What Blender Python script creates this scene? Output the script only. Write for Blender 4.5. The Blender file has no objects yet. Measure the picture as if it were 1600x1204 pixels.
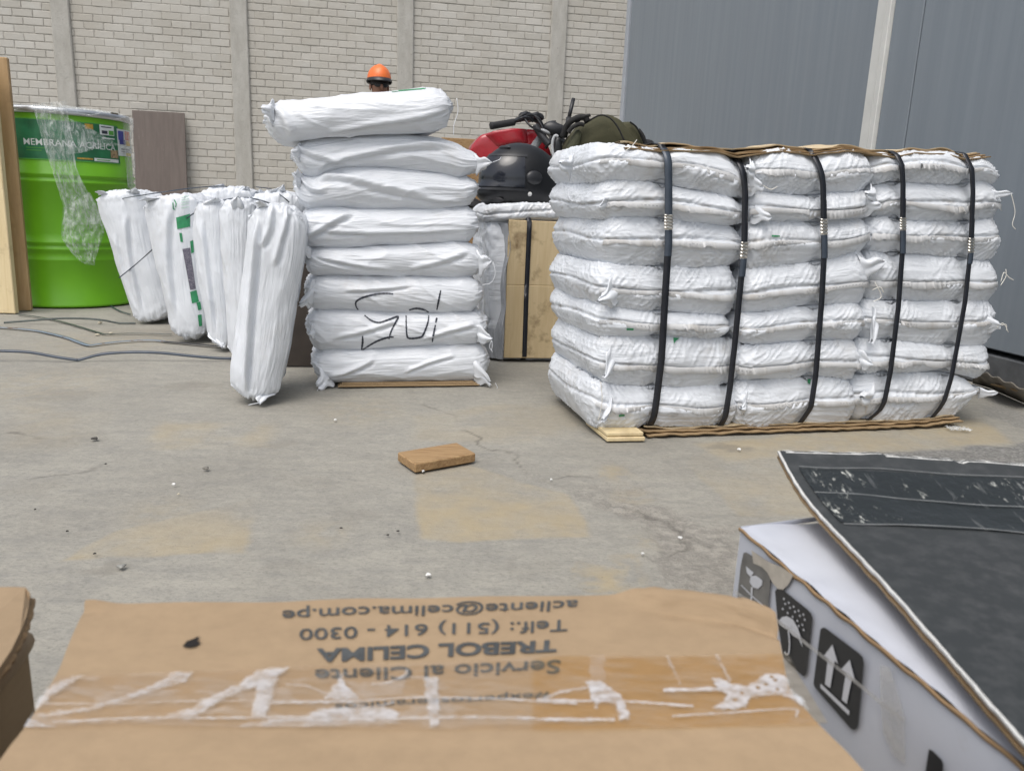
import bpy, math, random
import numpy as np
from mathutils import Matrix, Vector
from mathutils.bvhtree import BVHTree

# ------------------------------------------------------------------ camera, sky, sun, exposure
scn = bpy.context.scene
COL = scn.collection
F = 1203.0
CAM = np.array([0.0, 0.0, 0.56])
_up = np.array([210.0, 5198.0, 1203.0]); _up /= np.linalg.norm(_up)
_fw = np.array([0.0, 0.0, -1.0])
_y = _fw - _fw.dot(_up) * _up; _y /= np.linalg.norm(_y)
_x = np.cross(_y, _up)
ROT = np.array([_x, _y, _up])                      # world <- camera
cd = bpy.data.cameras.new('camera'); cam = bpy.data.objects.new('camera', cd); COL.objects.link(cam)
M = Matrix.Identity(4)
for i in range(3):
    for j in range(3): M[i][j] = ROT[i][j]
    M[i][3] = CAM[i]
cam.matrix_world = M
cd.sensor_width = 36.0; cd.lens = F / 1600 * 36.0
cd.clip_start = 0.02; cd.clip_end = 400
cd.dof.use_dof = True; cd.dof.focus_distance = 2.2; cd.dof.aperture_fstop = 11.0
scn.camera = cam
YAW = math.radians(9.6)
IN = np.array([-math.sin(YAW), math.cos(YAW), 0.0]); RT = np.array([math.cos(YAW), math.sin(YAW), 0.0]); UP = np.array([0, 0, 1.0])

SUN_EL, SUN_AZ = math.radians(62), math.radians(205)   # high, behind and a little left of the camera
w = bpy.data.worlds.new('World'); scn.world = w; w.use_nodes = True
nt = w.node_tree; nt.nodes.clear()
sky = nt.nodes.new('ShaderNodeTexSky'); sky.sky_type = 'NISHITA'; sky.sun_disc = False
sky.sun_elevation = SUN_EL; sky.sun_rotation = SUN_AZ; sky.air_density = 1.0; sky.dust_density = 4.0
hs = nt.nodes.new('ShaderNodeHueSaturation'); hs.inputs['Saturation'].default_value = 0.42
bg = nt.nodes.new('ShaderNodeBackground'); bg.inputs['Strength'].default_value = 0.15
wo = nt.nodes.new('ShaderNodeOutputWorld')
nt.links.new(sky.outputs[0], hs.inputs['Color']); nt.links.new(hs.outputs[0], bg.inputs['Color']); nt.links.new(bg.outputs[0], wo.inputs['Surface'])
sd = bpy.data.lights.new('sun', 'SUN'); sd.energy = 1.05; sd.angle = math.radians(42); sd.color = (1.0, 0.955, 0.89)
sun = bpy.data.objects.new('sun', sd); COL.objects.link(sun)
sdir = Vector((math.sin(SUN_AZ) * math.cos(SUN_EL), math.cos(SUN_AZ) * math.cos(SUN_EL), math.sin(SUN_EL)))
sun.rotation_euler = sdir.to_track_quat('Z', 'Y').to_euler(); sun.location = (0, -3, 8)
scn.view_settings.view_transform = 'Standard'; scn.view_settings.look = 'None'
scn.view_settings.exposure = 0.38; scn.view_settings.gamma = 1.0
scn.render.engine = 'CYCLES'
scn.cycles.use_denoising = True
scn.cycles.max_bounces = 6; scn.cycles.transparent_max_bounces = 16

# ------------------------------------------------------------------ pixel -> place helpers
def ray(px, py):
    return ROT @ np.array([(px - 800) / F, -(py - 602) / F, -1.0])
def PD(px, py, t): return CAM + ray(px, py) * t
def PZ(px, py, z=0.0):
    d = ray(px, py); return CAM + d * ((z - CAM[2]) / d[2])
def PP(px, py, O, N):
    d = ray(px, py); return CAM + d * (np.dot(O - CAM, N) / np.dot(d, N))
def topx(p):
    c = ROT.T @ (np.asarray(p) - CAM); return 800 + F * c[0] / -c[2], 602 - F * c[1] / -c[2]

# ------------------------------------------------------------------ noise
def _h(i, j, s):
    n = (i.astype(np.int64) * 374761393 + j.astype(np.int64) * 668265263 + s * 1274126177) & 0xFFFFFFFF
    n = ((n ^ (n >> 13)) * 1274126177) & 0xFFFFFFFF
    return ((n ^ (n >> 16)) & 0xFFFF) / 65536.0 * 2 * np.pi
def pn(x, y, s=0):
    xi = np.floor(x); yi = np.floor(y); xf = x - xi; yf = y - yi
    u = xf * xf * xf * (xf * (xf * 6 - 15) + 10); v = yf * yf * yf * (yf * (yf * 6 - 15) + 10)
    def g(a, b):
        an = _h(xi + a, yi + b, s); return np.cos(an) * (xf - a) + np.sin(an) * (yf - b)
    n0 = g(0, 0) * (1 - u) + g(1, 0) * u; n1 = g(0, 1) * (1 - u) + g(1, 1) * u
    return (n0 * (1 - v) + n1 * v) * 1.5
def fbm(x, y, s=0, o=4):
    r = 0; a = 1.0; f = 1.0
    for k in range(o): r = r + a * pn(x * f + k * 7.3, y * f - k * 3.1, s + k * 17); a *= 0.5; f *= 2.03
    return r
def ridge(x, y, s=0, p=3): return np.clip(1 - np.abs(pn(x, y, s)) * 2.0, 0, 1) ** p
def sstep(a, b, x):
    t = np.clip((x - a) / (b - a), 0, 1); return t * t * (3 - 2 * t)

# ------------------------------------------------------------------ objects
def setp(o, label=None, cat=None, group=None, kind=None):
    if label: o['label'] = label
    if cat: o['category'] = cat
    if group: o['group'] = group
    if kind: o['kind'] = kind
    return o
def link(name, me, mat=None, parent=None, smooth=True):
    o = bpy.data.objects.new(name, me); COL.objects.link(o)
    if mat is not None:
        for m_ in (mat if isinstance(mat, (list, tuple)) else [mat]): me.materials.append(m_)
    if smooth: me.polygons.foreach_set('use_smooth', [True] * len(me.polygons))
    if parent is not None: o.parent = parent
    return o
def empty(name, loc=(0, 0, 0)):
    o = bpy.data.objects.new(name, None); COL.objects.link(o); o.location = (0, 0, 0); o.empty_display_size = 0.05
    return o
def gridmesh(name, P, closed_i=False, uv=None):
    ni, nj = P.shape[:2]
    me = bpy.data.meshes.new(name)
    I = np.arange(ni if closed_i else ni - 1); J = np.arange(nj - 1)
    a, b = np.meshgrid(I, J, indexing='ij'); a2 = (a + 1) % ni
    q = np.stack([a * nj + b, a2 * nj + b, a2 * nj + b + 1, a * nj + b + 1], -1).reshape(-1, 4)
    me.vertices.add(ni * nj); me.vertices.foreach_set('co', P.reshape(-1).astype(np.float32))
    me.loops.add(q.size); me.loops.foreach_set('vertex_index', q.reshape(-1).astype(np.int32))
    me.polygons.add(len(q)); me.polygons.foreach_set('loop_start', np.arange(0, q.size, 4, dtype=np.int32))
    me.polygons.foreach_set('loop_total', np.full(len(q), 4, np.int32))
    if uv is not None:
        ul = me.uv_layers.new(name='UVMap')
        uu = uv.reshape(-1, 2)[q.reshape(-1)]
        ul.data.foreach_set('uv', uu.reshape(-1).astype(np.float32))
    me.update(calc_edges=True); me.validate()
    return me
class MB:
    def __init__(s): s.v = []; s.f = []; s.m = []; s.cm = 0
    def add(s, vs, fs):
        b = len(s.v); s.v += [tuple(map(float, x)) for x in vs]; s.f += [tuple(b + i for i in f) for f in fs]; s.m += [s.cm] * len(fs)
    def box8(s, c): s.add(c, [(0, 3, 2, 1), (4, 5, 6, 7), (0, 1, 5, 4), (1, 2, 6, 5), (2, 3, 7, 6), (3, 0, 4, 7)])
    def obox(s, O, A, B, C):
        O, A, B, C = map(np.asarray, (O, A, B, C)); s.box8([O, O + A, O + A + B, O + B, O + C, O + A + C, O + A + B + C, O + B + C])
    def bbox(s, O, A, B, C, bv=0.004):
        """bevelled box"""
        O, A, B, C = [np.asarray(x, float) for x in (O, A, B, C)]
        la, lb, lc = [np.linalg.norm(x) for x in (A, B, C)]; bv = min(bv, la / 3, lb / 3, lc / 3)
        a, b, c = A / la, B / lb, C / lc; ctr = O + (A + B + C) / 2
        V = []; idx = {}
        for sx in (-1, 1):
            for sy in (-1, 1):
                for sz in (-1, 1):
                    for ax in range(3):
                        h = [la / 2 - bv, lb / 2 - bv, lc / 2 - bv]; h[ax] += bv
                        idx[(sx, sy, sz, ax)] = len(V); V.append(ctr + a * sx * h[0] + b * sy * h[1] + c * sz * h[2])
        Fc = []
        for ax in range(3):
            o1, o2 = [k for k in range(3) if k != ax]
            for sg in (-1, 1):
                f = []
                for (p, q) in ((-1, -1), (1, -1), (1, 1), (-1, 1)):
                    k = [0, 0, 0]; k[ax] = sg; k[o1] = p; k[o2] = q; f.append(idx[tuple(k) + (ax,)])
                Fc.append(f)
        for ax in range(3):
            o1, o2 = [k for k in range(3) if k != ax]
            for p in (-1, 1):
                for q in (-1, 1):
                    k0 = [0, 0, 0]; k0[o1] = p; k0[o2] = q; k1 = list(k0); k0[ax] = -1; k1[ax] = 1
                    Fc.append([idx[tuple(k0) + (o1,)], idx[tuple(k1) + (o1,)], idx[tuple(k1) + (o2,)], idx[tuple(k0) + (o2,)]])
        for sx in (-1, 1):
            for sy in (-1, 1):
                for sz in (-1, 1): Fc.append([idx[(sx, sy, sz, k)] for k in range(3)])
        s.add(V, Fc)
    def tube(s, pts, r, n=8, cap=True):
        pts = [np.asarray(p, float) for p in pts]; m = len(pts)
        rs = r if isinstance(r, (list, tuple)) else [r] * m
        V = []; prev = None
        for i, p in enumerate(pts):
            d = pts[min(i + 1, m - 1)] - pts[max(i - 1, 0)]; d = d / (np.linalg.norm(d) + 1e-9)
            if prev is None:
                ref = UP if abs(d[2]) < 0.9 else RT
            else: ref = prev
            e = np.cross(d, ref); e /= np.linalg.norm(e) + 1e-9; g = np.cross(e, d); prev = g
            for k in range(n):
                a = 2 * math.pi * k / n; V.append(p + rs[i] * (math.cos(a) * e + math.sin(a) * g))
        Fc = [(i * n + k, i * n + (k + 1) % n, (i + 1) * n + (k + 1) % n, (i + 1) * n + k) for i in range(m - 1) for k in range(n)]
        if cap: Fc += [tuple(range(n))[::-1], tuple((m - 1) * n + k for k in range(n))]
        s.add(V, Fc)
    def lathe(s, prof, c, n=48, ax=UP, ex=None):
        ax = np.asarray(ax, float); ax /= np.linalg.norm(ax)
        ex = np.cross(ax, RT if abs(np.dot(ax, RT)) < .9 else IN) if ex is None else ex; ex = ex / np.linalg.norm(ex); ey = np.cross(ax, ex)
        V = [np.asarray(c) + ax * z + r * (math.cos(2 * math.pi * k / n) * ex + math.sin(2 * math.pi * k / n) * ey) for (r, z) in prof for k in range(n)]
        Fc = [(i * n + k, i * n + (k + 1) % n, (i + 1) * n + (k + 1) % n, (i + 1) * n + k) for i in range(len(prof) - 1) for k in range(n)]
        s.add(V, Fc)
    def build(s, name, mat=None, parent=None, smooth=False):
        me = bpy.data.meshes.new(name); me.from_pydata(s.v, [], s.f); me.update()
        o = link(name, me, mat, parent, smooth)
        if any(s.m): me.polygons.foreach_set('material_index', s.m)
        return o
def spline(pts, n):
    """Catmull-Rom resample"""
    P = np.asarray(pts, float); m = len(P)
    Q = np.vstack([2 * P[0] - P[1], P, 2 * P[-1] - P[-2]])
    t = np.linspace(0, m - 1 - 1e-6, n); i = t.astype(int); f = (t - i)[:, None]
    a, b, c, d = Q[i], Q[i + 1], Q[i + 2], Q[i + 3]
    return 0.5 * (2 * b + (c - a) * f + (2 * a - 5 * b + 4 * c - d) * f ** 2 + (3 * b - a - 3 * c + d) * f ** 3)

# ------------------------------------------------------------------ materials
class NT:
    def __init__(s, name):
        s.m = bpy.data.materials.new(name); s.m.use_nodes = True; s.t = s.m.node_tree; s.b = s.t.nodes['Principled BSDF']
    def n(s, typ, **kw):
        x = s.t.nodes.new('ShaderNode' + typ)
        for k, v in kw.items():
            if k.startswith('_'): setattr(x, k[1:], v)
            else: s.set(x, k.replace('__', ' '), v)
        return x
    def set(s, node, sock, v):
        i = node.inputs[int(sock[1:])] if sock[0] == 'i' and sock[1:].isdigit() else node.inputs[sock]
        if hasattr(v, 'outputs'): v = v.outputs[0]
        if isinstance(v, bpy.types.NodeSocket): s.t.links.new(v, i)
        else:
            if isinstance(v, tuple) and len(v) == 3 and i.type == 'RGBA': v = v + (1,)
            i.default_value = v
    def ramp(s, fac, stops, interp='LINEAR'):
        r = s.n('ValToRGB', Fac=fac); r.color_ramp.interpolation = interp; e = r.color_ramp.elements
        while len(e) < len(stops): e.new(0.5)
        for k, (p, c) in enumerate(stops): e[k].position = p; e[k].color = (c, c, c, 1) if not isinstance(c, tuple) else c + (1,)
        return r
    def noise(s, vec, scale, detail=4, rough=.55, dist=0): return s.n('TexNoise', Vector=vec, Scale=scale, Detail=detail, Roughness=rough, Distortion=dist)
    def mix(s, fac, a, b, blend='MIX'):
        x = s.n('MixRGB', _blend_type=blend); s.set(x, 'Fac', fac); s.set(x, 'Color1', a); s.set(x, 'Color2', b); return x
    def math(s, op, a, b=0.0):
        x = s.n('Math', _operation=op); s.set(x, 'i0', a); s.set(x, 'i1', b); return x
    def mapping(s, vec, scale=(1, 1, 1), rot=(0, 0, 0), loc=(0, 0, 0)):
        return s.n('Mapping', Vector=vec, Scale=scale, Rotation=rot, Location=loc)
    def bump(s, h, dist=0.002, strength=1.0, prev=None):
        x = s.n('Bump', Height=h, Distance=dist, Strength=strength)
        if prev is not None: s.set(x, 'Normal', prev)
        s.set(s.b, 'Normal', x); return x
def simple(name, col, rough=.6, var=.12, scale=12, metal=0.0, bump=0.0, spec=.5, bscale=60, coat=0):
    t = NT(name); tc = t.n('TexCoord'); n = t.noise(tc.outputs['Object'], scale, 5)
    c1 = tuple(min(1, c * (1 + var)) for c in col); c2 = tuple(c * (1 - var) for c in col)
    t.set(t.b, 'Base Color', t.ramp(n, [(.3, c2), (.7, c1)])); t.set(t.b, 'Roughness', rough); t.set(t.b, 'Metallic', metal)
    t.set(t.b, 'Specular IOR Level', spec); t.set(t.b, 'Coat Weight', coat)
    if bump: t.bump(t.noise(tc.outputs['Object'], bscale, 4), bump)
    return t.m

def sack_mat(name, base, dirt=.5, stretch=(1, 1), rot=(0.0, .7), bd=.0034, gloss=.36):
    """white woven polypropylene: tape weave lines, fine crinkle bump, scuffs and smudges with shapes of their own"""
    t = NT(name); uv = t.n('UVMap').outputs[0]; oi = t.n('ObjectInfo').outputs['Random']
    off = t.n('CombineXYZ', X=t.math('MULTIPLY', oi, 37.0), Y=t.math('MULTIPLY', oi, 91.0))
    v = t.n('VectorMath', _operation='ADD'); t.set(v, 'i0', uv); t.set(v, 'i1', off)
    big = t.noise(v, 5, 3); sm = t.noise(v, 26, 6, .65)
    blot = t.math('MULTIPLY', t.ramp(big, [(.50, 0.0), (.72, 1.0)]), t.ramp(sm, [(.42, 0.0), (.68, 1.0)]))
    sp = t.noise(t.mapping(v, (1, 2.2, 1)), 120, 3, .7); spm = t.math('MULTIPLY', t.ramp(sp, [(.66, 0.0), (.73, 1.0)]), t.ramp(t.noise(v, 9, 2), [(.56, 0.0), (.66, 1.0)]))
    c = t.mix(t.ramp(t.noise(v, 14, 4), [(.3, 0.0), (.7, 1.0)]), tuple(x * .965 for x in base), base)
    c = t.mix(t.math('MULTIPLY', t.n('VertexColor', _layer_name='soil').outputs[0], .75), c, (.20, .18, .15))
    c = t.mix(t.math('MULTIPLY', blot, dirt * .6), c, (.44, .40, .34))
    c = t.mix(t.math('MULTIPLY', spm, dirt * .8), c, (.17, .16, .15))
    t.set(t.b, 'Base Color', c); t.set(t.b, 'Roughness', gloss); t.set(t.b, 'Specular IOR Level', .45)
    w1 = t.noise(t.mapping(v, (stretch[0], stretch[1], 1), (0, 0, rot[0])), 40, 4, .6, .6)
    w2 = t.noise(t.mapping(v, (stretch[0], stretch[1], 1), (0, 0, rot[1])), 48, 4, .6, .5)
    mk = t.ramp(t.noise(v, 7, 2), [(.40, .15), (.62, 1.0)]); mk2 = t.ramp(t.noise(v, 6, 2), [(.40, 1.0), (.60, .15)])
    t.bump(t.math('ADD', t.math('MULTIPLY', w1, mk), t.math('MULTIPLY', w2, mk2)), bd, .9)
    return t.m
WHITE = (.69, .72, .76)
M_sack = sack_mat('woven_sack_fabric', WHITE, .9, (.28, 1.7), (-.75, .8), .0042)
M_roll = sack_mat('crinkled_sack_fabric', (.685, .712, .75), .6, (.16, 2.0), (-.10, .16), .0042)
M_stand = sack_mat('ribbed_sack_fabric', WHITE, .45, (.13, 2.6), (.03, -.05), .0036)
def hem_mat():
    t = NT('sewn_hem_fabric'); uv = t.n('UVMap').outputs[0]; sx = t.n('SeparateXYZ', Vector=uv)
    oi = t.n('ObjectInfo').outputs['Random']
    fr = t.math('FRACT', t.math('MULTIPLY', sx.outputs[0], 95.0)); d = t.math('LESS_THAN', fr, .55)
    b = t.math('LESS_THAN', t.math('ABSOLUTE', t.math('SUBTRACT', sx.outputs[1], .45)), .10)
    n = t.noise(t.n('CombineXYZ', X=sx.outputs[0], Y=t.math('MULTIPLY', oi, 50.)), 11, 2); k = t.ramp(n, [(.5, 0.0), (.6, 1.0)])
    st = t.math('MULTIPLY', t.math('MULTIPLY', d, b), t.math('MULTIPLY', k, .4))
    dn = t.ramp(t.noise(t.n('CombineXYZ', X=sx.outputs[0], Y=t.math('MULTIPLY', oi, 80.)), 16, 4), [(.5, 0.0), (.75, 1.0)])
    c = t.mix(t.math('MULTIPLY', dn, .7), (.66, .665, .67), (.36, .325, .275)); c = t.mix(st, c, (.07, .075, .09))
    t.set(t.b, 'Base Color', c); t.set(t.b, 'Roughness', .5); return t.m
M_hem = hem_mat()
M_thread = simple('white_thread', (.74, .72, .66), .7)
M_strap = simple('black_strapping', (.014, .016, .022), .36, .25, 30, spec=.5)
M_strapgrey = simple('steel_grey_strapping', (.05, .065, .088), .32, .2, 30)
M_seal = simple('crimped_steel_seal', (.55, .53, .49), .28, .2, 60, metal=1.0)
M_mark = simple('marker_ink', (.03, .035, .05), .55, .3, 90)
M_green = simple('green_print', (.03, .24, .10), .5, .2, 50)
def card_mat(name, col, dark=.3):
    t = NT(name); tc = t.n('TexCoord').outputs['Object']
    n = t.noise(tc, 9, 5); f = t.noise(t.mapping(tc, (1, 1, 6)), 70, 4, .7)
    c = t.mix(t.ramp(n, [(.35, 0.0), (.7, 1.0)]), tuple(x * (1 - dark * .35) for x in col), col)
    c = t.mix(t.ramp(f, [(.35, .22), (.6, 0.0)]), c, tuple(x * .6 for x in col))
    t.set(t.b, 'Base Color', c); t.set(t.b, 'Roughness', .78); t.set(t.b, 'Specular IOR Level', .25)
    t.bump(t.math('ADD', n, t.math('MULTIPLY', f, .3)), .002, .6); return t.m
M_card = card_mat('brown_cardboard', (.36, .255, .145))
M_cardtop = card_mat('carton_cardboard', (.345, .250, .155), .25)
M_cardedge = card_mat('cut_cardboard_edge', (.33, .22, .12), .6)
M_cardpale = card_mat('pale_cardboard', (.58, .47, .31), .3)
def wood_mat(name, c1, c2, vert=True, stain=.5):
    t = NT(name); tc = t.n('TexCoord').outputs['Object']
    sc = (14, 14, 1.2) if vert else (5, 60, 60)
    n = t.noise(t.mapping(tc, sc), 3, 6, .6, .8); s2 = t.noise(tc, 9, 5, .65)
    c = t.mix(t.ramp(n, [(.35, 0.0), (.65, 1.0)]), c1, c2)
    c = t.mix(t.math('MULTIPLY', t.ramp(s2, [(.56, 0.0), (.72, 1.0)]), stain), c, (.16, .10, .05))
    t.set(t.b, 'Base Color', c); t.set(t.b, 'Roughness', .7); t.set(t.b, 'Specular IOR Level', .3)
    t.bump(n, .0015, .6); return t.m
M_ply = wood_mat('stained_plywood', (.54, .42, .245), (.62, .50, .31), True, .85)
M_plank = wood_mat('pale_pine_plank', (.62, .50, .29), (.70, .58, .36), True, .35)
M_plankb = wood_mat('brown_pine_plank', (.40, .26, .13), (.48, .33, .18), True, .4)
M_block = wood_mat('offcut_pine', (.25, .15, .07), (.40, .265, .135), False, .5)
M_blackp = simple('black_plastic', (.02, .021, .024), .38, .2, 40)
M_rubber = simple('black_rubber', (.018, .018, .02), .7, .2, 60)
M_metal = simple('bare_metal', (.5, .5, .5), .35, .15, 30, metal=1.0)
# ------------------------------------------------------------------ ground
def poly_sd(X, Y, poly):
    """signed distance (inside > 0) of points to a polygon"""
    P = np.asarray(poly); d = np.full(X.shape, 1e9); ins = np.zeros(X.shape, bool); n = len(P)
    for i in range(n):
        a = P[i]; b = P[(i + 1) % n]; e = b - a
        t = np.clip(((X - a[0]) * e[0] + (Y - a[1]) * e[1]) / (e.dot(e) + 1e-12), 0, 1)
        d = np.minimum(d, (X - a[0] - e[0] * t) ** 2 + (Y - a[1] - e[1] * t) ** 2)
        c = ((a[1] <= Y) & (Y < b[1])) | ((b[1] <= Y) & (Y < a[1]))
        xx = a[0] + (Y - a[1]) / (e[1] if abs(e[1]) > 1e-9 else 1e-9) * e[0]
        ins ^= c & (X < xx)
    d = np.sqrt(d); return np.where(ins, d, -d)
def GP(*pts): return [PZ(x, y)[:2] for x, y in pts]
def line_d(X, Y, pts):
    P = np.asarray(pts); d = np.full(X.shape, 1e9)
    for i in range(len(P) - 1):
        a = P[i]; e = P[i + 1] - a
        t = np.clip(((X - a[0]) * e[0] + (Y - a[1]) * e[1]) / (e.dot(e) + 1e-12), 0, 1)
        d = np.minimum(d, (X - a[0] - e[0] * t) ** 2 + (Y - a[1] - e[1] * t) ** 2)
    return np.sqrt(d)
def floor():
    gx = np.concatenate([[-150, -60, -25, -12, -7, -4.5, -3.3], np.arange(-2.6, 2.6, .0065), [3, 3.6, 5, 8, 14, 30, 70, 150]])
    gy = np.concatenate([[-150, -60, -25, -10, -4, -1.5, -.4, .2], np.arange(.5, 3.9, .0065), np.arange(3.95, 7, .06), [7.5, 9, 11, 14, 20, 40, 80, 150]])
    X, Y = np.meshgrid(gx, gy, indexing='ij')
    wx = .018 * fbm(X * 9, Y * 9, 3); wy = .018 * fbm(X * 9, Y * 9, 9)
    Xw, Yw = X + wx, Y + wy
    n1 = fbm(X * 5, Y * 5, 21, 5); n2 = fbm(X * 22, Y * 22, 31, 4); n3 = fbm(X * 1.4, Y * 1.4, 41, 3)
    tan = np.zeros(X.shape)
    def patch(pts, k, soft=.012, fade=None, warp=.35, nk=.5):
        nonlocal tan
        s = poly_sd(X + wx * warp, Y + wy * warp, GP(*pts)); m = sstep(-soft * .4, soft, s)
        if fade:
            a, b = np.array(PZ(*fade[0])[:2]), np.array(PZ(*fade[1])[:2]); e = b - a
            m = m * (.15 + .85 * np.clip(((X - a[0]) * e[0] + (Y - a[1]) * e[1]) / e.dot(e), 0, 1))
        tan = np.maximum(tan, m * k * np.clip(.85 + nk * n1 + .28 * n2, 0, 1.2))
    patch([(640, 690), (655, 837), (720, 845), (925, 833), (893, 768), (820, 750)], 1.0, .010, ((760, 690), (800, 800)))
    patch([(90, 872), (385, 858), (406, 770), (330, 790), (180, 825)], .8, .01, ((330, 775), (300, 850)), .5, .8)
    patch([(215, 702), (425, 695), (442, 655), (250, 655)], .5, .04, None, 1, 1.0)
    patch([(1065, 716), (1152, 802), (1280, 805), (1330, 770), (1260, 700), (1130, 690)], .62, .012, ((1100, 690), (1180, 800)), .5, .6)
    patch([(1080, 690), (1130, 720), (1400, 704), (1592, 690), (1530, 650), (1350, 664)], .72, .03, None, .5, .5)
    patch([(640, 645), (642, 690), (840, 690), (960, 650), (930, 610), (800, 625)], .28, .04, None, 1, 1.3)
    patch([(0, 700), (140, 700), (180, 640), (0, 620)], .25, .08, None, 1, 1.3)
    for (px, py, r, k) in [(965, 735, .05, .8), (985, 772, .05, .7), (958, 905, .055, 1.0), (930, 912, .03, .9), (985, 875, .025, .9), (915, 888, .02, .7),
                           (990, 790, .03, .7), (1000, 840, .03, .5), (250, 800, .08, .35), (505, 830, .06, .35), (560, 640, .15, .25), (60, 600, .25, .25), (170, 530, .3, .3)]:
        c = PZ(px, py); d = np.hypot((Xw - c[0]), (Yw - c[1]) * .8)
        tan = np.maximum(tan, k * sstep(r * 1.2, r * .4, d + .03 * n2) * np.clip(.7 + n2, 0, 1.1))
    rough = np.zeros(X.shape)
    s = poly_sd(Xw + wx, Yw + wy, GP((900, 762), (960, 775), (1030, 788), (1075, 806), (1160, 830), (1170, 960), (1060, 940), (1015, 865), (985, 805), (935, 788)))
    rough = np.maximum(rough, sstep(-.012, .02, s + .014 * n2))
    s = poly_sd(Xw + wx, Yw + wy, GP((880, 735), (930, 742), (1010, 765), (1020, 800), (940, 775)))
    rough = np.maximum(rough, .55 * sstep(-.02, .03, s + .03 * n2))
    grav = np.zeros(X.shape)
    s = poly_sd(Xw, Yw, GP((1340, 708), (1420, 703), (1640, 690), (1700, 1000), (1290, 1000), (1300, 760))); grav = sstep(-.01, .012, s)
    s = poly_sd(Xw, Yw, GP((1530, 640), (1560, 622), (1640, 660), (1640, 690))); grav = np.maximum(grav, .55 * sstep(-.02, .02, s + .02 * n2))
    dirt = np.clip(.12 + .5 * fbm(X * 2.2, Y * 2.2, 61, 5), 0, 1) * .6
    for (px, py, r, k) in [(300, 600, .12, .7), (100, 615, .14, .5), (430, 690, .05, .6), (1140, 697, .07, .9), (500, 750, .1, .35), (190, 880, .03, .7), (280, 755, .08, .3), (350, 510, .35, .55), (230, 520, .3, .6), (90, 545, .4, .35), (1000, 690, .12, .3), (560, 800, .06, .4), (760, 720, .07, .3), (450, 880, .05, .35), (820, 880, .06, .3), (60, 760, .09, .4)]:
        c = PZ(px, py); d = np.hypot(Xw - c[0], (Yw - c[1]) * 1.3); dirt = np.maximum(dirt, k * sstep(r, r * .3, d + .03 * n2))
    d = line_d(Xw * 1.0 + wx * .4, Yw + wy * .4, GP((640, 600), (655, 620), (668, 632), (700, 645), (722, 660), (735, 672), (745, 685), (770, 695), (803, 710), (815, 725), (835, 740), (850, 748), (880, 757), (910, 768), (950, 780), (1010, 800), (1045, 808)))
    crack = sstep(.0058, .0015, d) * np.clip(.35 + n1, 0, .8)
    for L in ([(850, 748), (890, 738), (925, 742), (960, 765), (1000, 775)], [(800, 760), (830, 752), (850, 748)], [(1060, 815), (1068, 845), (1040, 860)], [(1010, 800), (1060, 830), (1100, 850)], [(0, 675), (55, 678), (110, 690)], [(30, 745), (110, 735), (165, 722)]):
        crack = np.maximum(crack, .7 * sstep(.007, .001, line_d(Xw + wx * .5, Yw + wy * .5, GP(*L))) * np.clip(.4 + n1 * 1.3, 0, 1))
    Z = .0012 * n1 - .0045 * rough - .0015 * crack + rough * .0035 * n2 + grav * .002 * n2
    Z = np.where((np.abs(X) > 2.6) | (Y > 3.9) | (Y < .5), 0, Z)
    Z -= .0045
    P = np.stack([X, Y, Z], -1)
    me = gridmesh('ground', P)
    ca = me.color_attributes.new('stain', 'FLOAT_COLOR', 'POINT')
    ca.data.foreach_set('color', np.stack([tan, rough, grav, np.ones_like(tan)], -1).reshape(-1).astype(np.float32))
    cb = me.color_attributes.new('wear', 'FLOAT_COLOR', 'POINT')
    cb.data.foreach_set('color', np.stack([dirt, crack, np.clip(.5 + .5 * n3, 0, 1), np.ones_like(tan)], -1).reshape(-1).astype(np.float32))
    t = NT('worn_concrete'); tc = t.n('TexCoord').outputs['Object']
    a = t.n('SeparateColor', Color=t.n('VertexColor', _layer_name='stain').outputs[0]); b = t.n('SeparateColor', Color=t.n('VertexColor', _layer_name='wear').outputs[0])
    nl = t.noise(tc, 3.5, 6, .6); nf = t.noise(tc, 55, 5, .7); nm = t.noise(t.mapping(tc, (1, 2.6, 1), (0, 0, -.15)), 11, 6, .65)
    c = t.mix(t.ramp(nl, [(.3, 0.0), (.7, 1.0)]), (.282, .270, .236), (.345, .329, .284))
    c = t.mix(t.math('MULTIPLY', t.ramp(nm, [(.42, 0.0), (.66, 1.0)]), .5), c, (.215, .211, .196))
    gr = t.noise(t.mapping(tc, (1, 1.8, 1)), 130, 4, .75); c = t.mix(t.math('MULTIPLY', t.ramp(gr, [(.48, 0.0), (.66, 1.0)]), .52), c, (.16, .155, .14))
    c = t.mix(t.math('MULTIPLY', t.ramp(nf, [(.5, 0.0), (.75, 1.0)]), .55), c, (.385, .365, .315))
    c = t.mix(t.math('MULTIPLY', a.outputs[0], .9), c, t.mix(nf, (.315, .262, .175), (.39, .332, .225)))
    c = t.mix(t.math('MULTIPLY', a.outputs[1], .85), c, t.mix(t.ramp(nf, [(.4, 0.0), (.62, 1.0)]), (.235, .22, .195), (.335, .315, .275)))
    gv = t.n('TexVoronoi', Vector=tc, Scale=170)
    c = t.mix(a.outputs[2], c, t.mix(t.ramp(gv.outputs['Color'], [(.3, 0.0), (.8, 1.0)]), (.17, .168, .16), (.27, .265, .25)))
    c = t.mix(t.math('MULTIPLY', b.outputs[0], .55), c, (.17, .155, .13))
    c = t.mix(t.math('MULTIPLY', b.outputs[1], .7), c, (.06, .052, .045))
    sp = t.noise(tc, 210, 2, .5); c = t.mix(t.math('MULTIPLY', t.ramp(sp, [(.69, 0.0), (.74, 1.0)]), .55), c, (.10, .095, .09))
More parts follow.
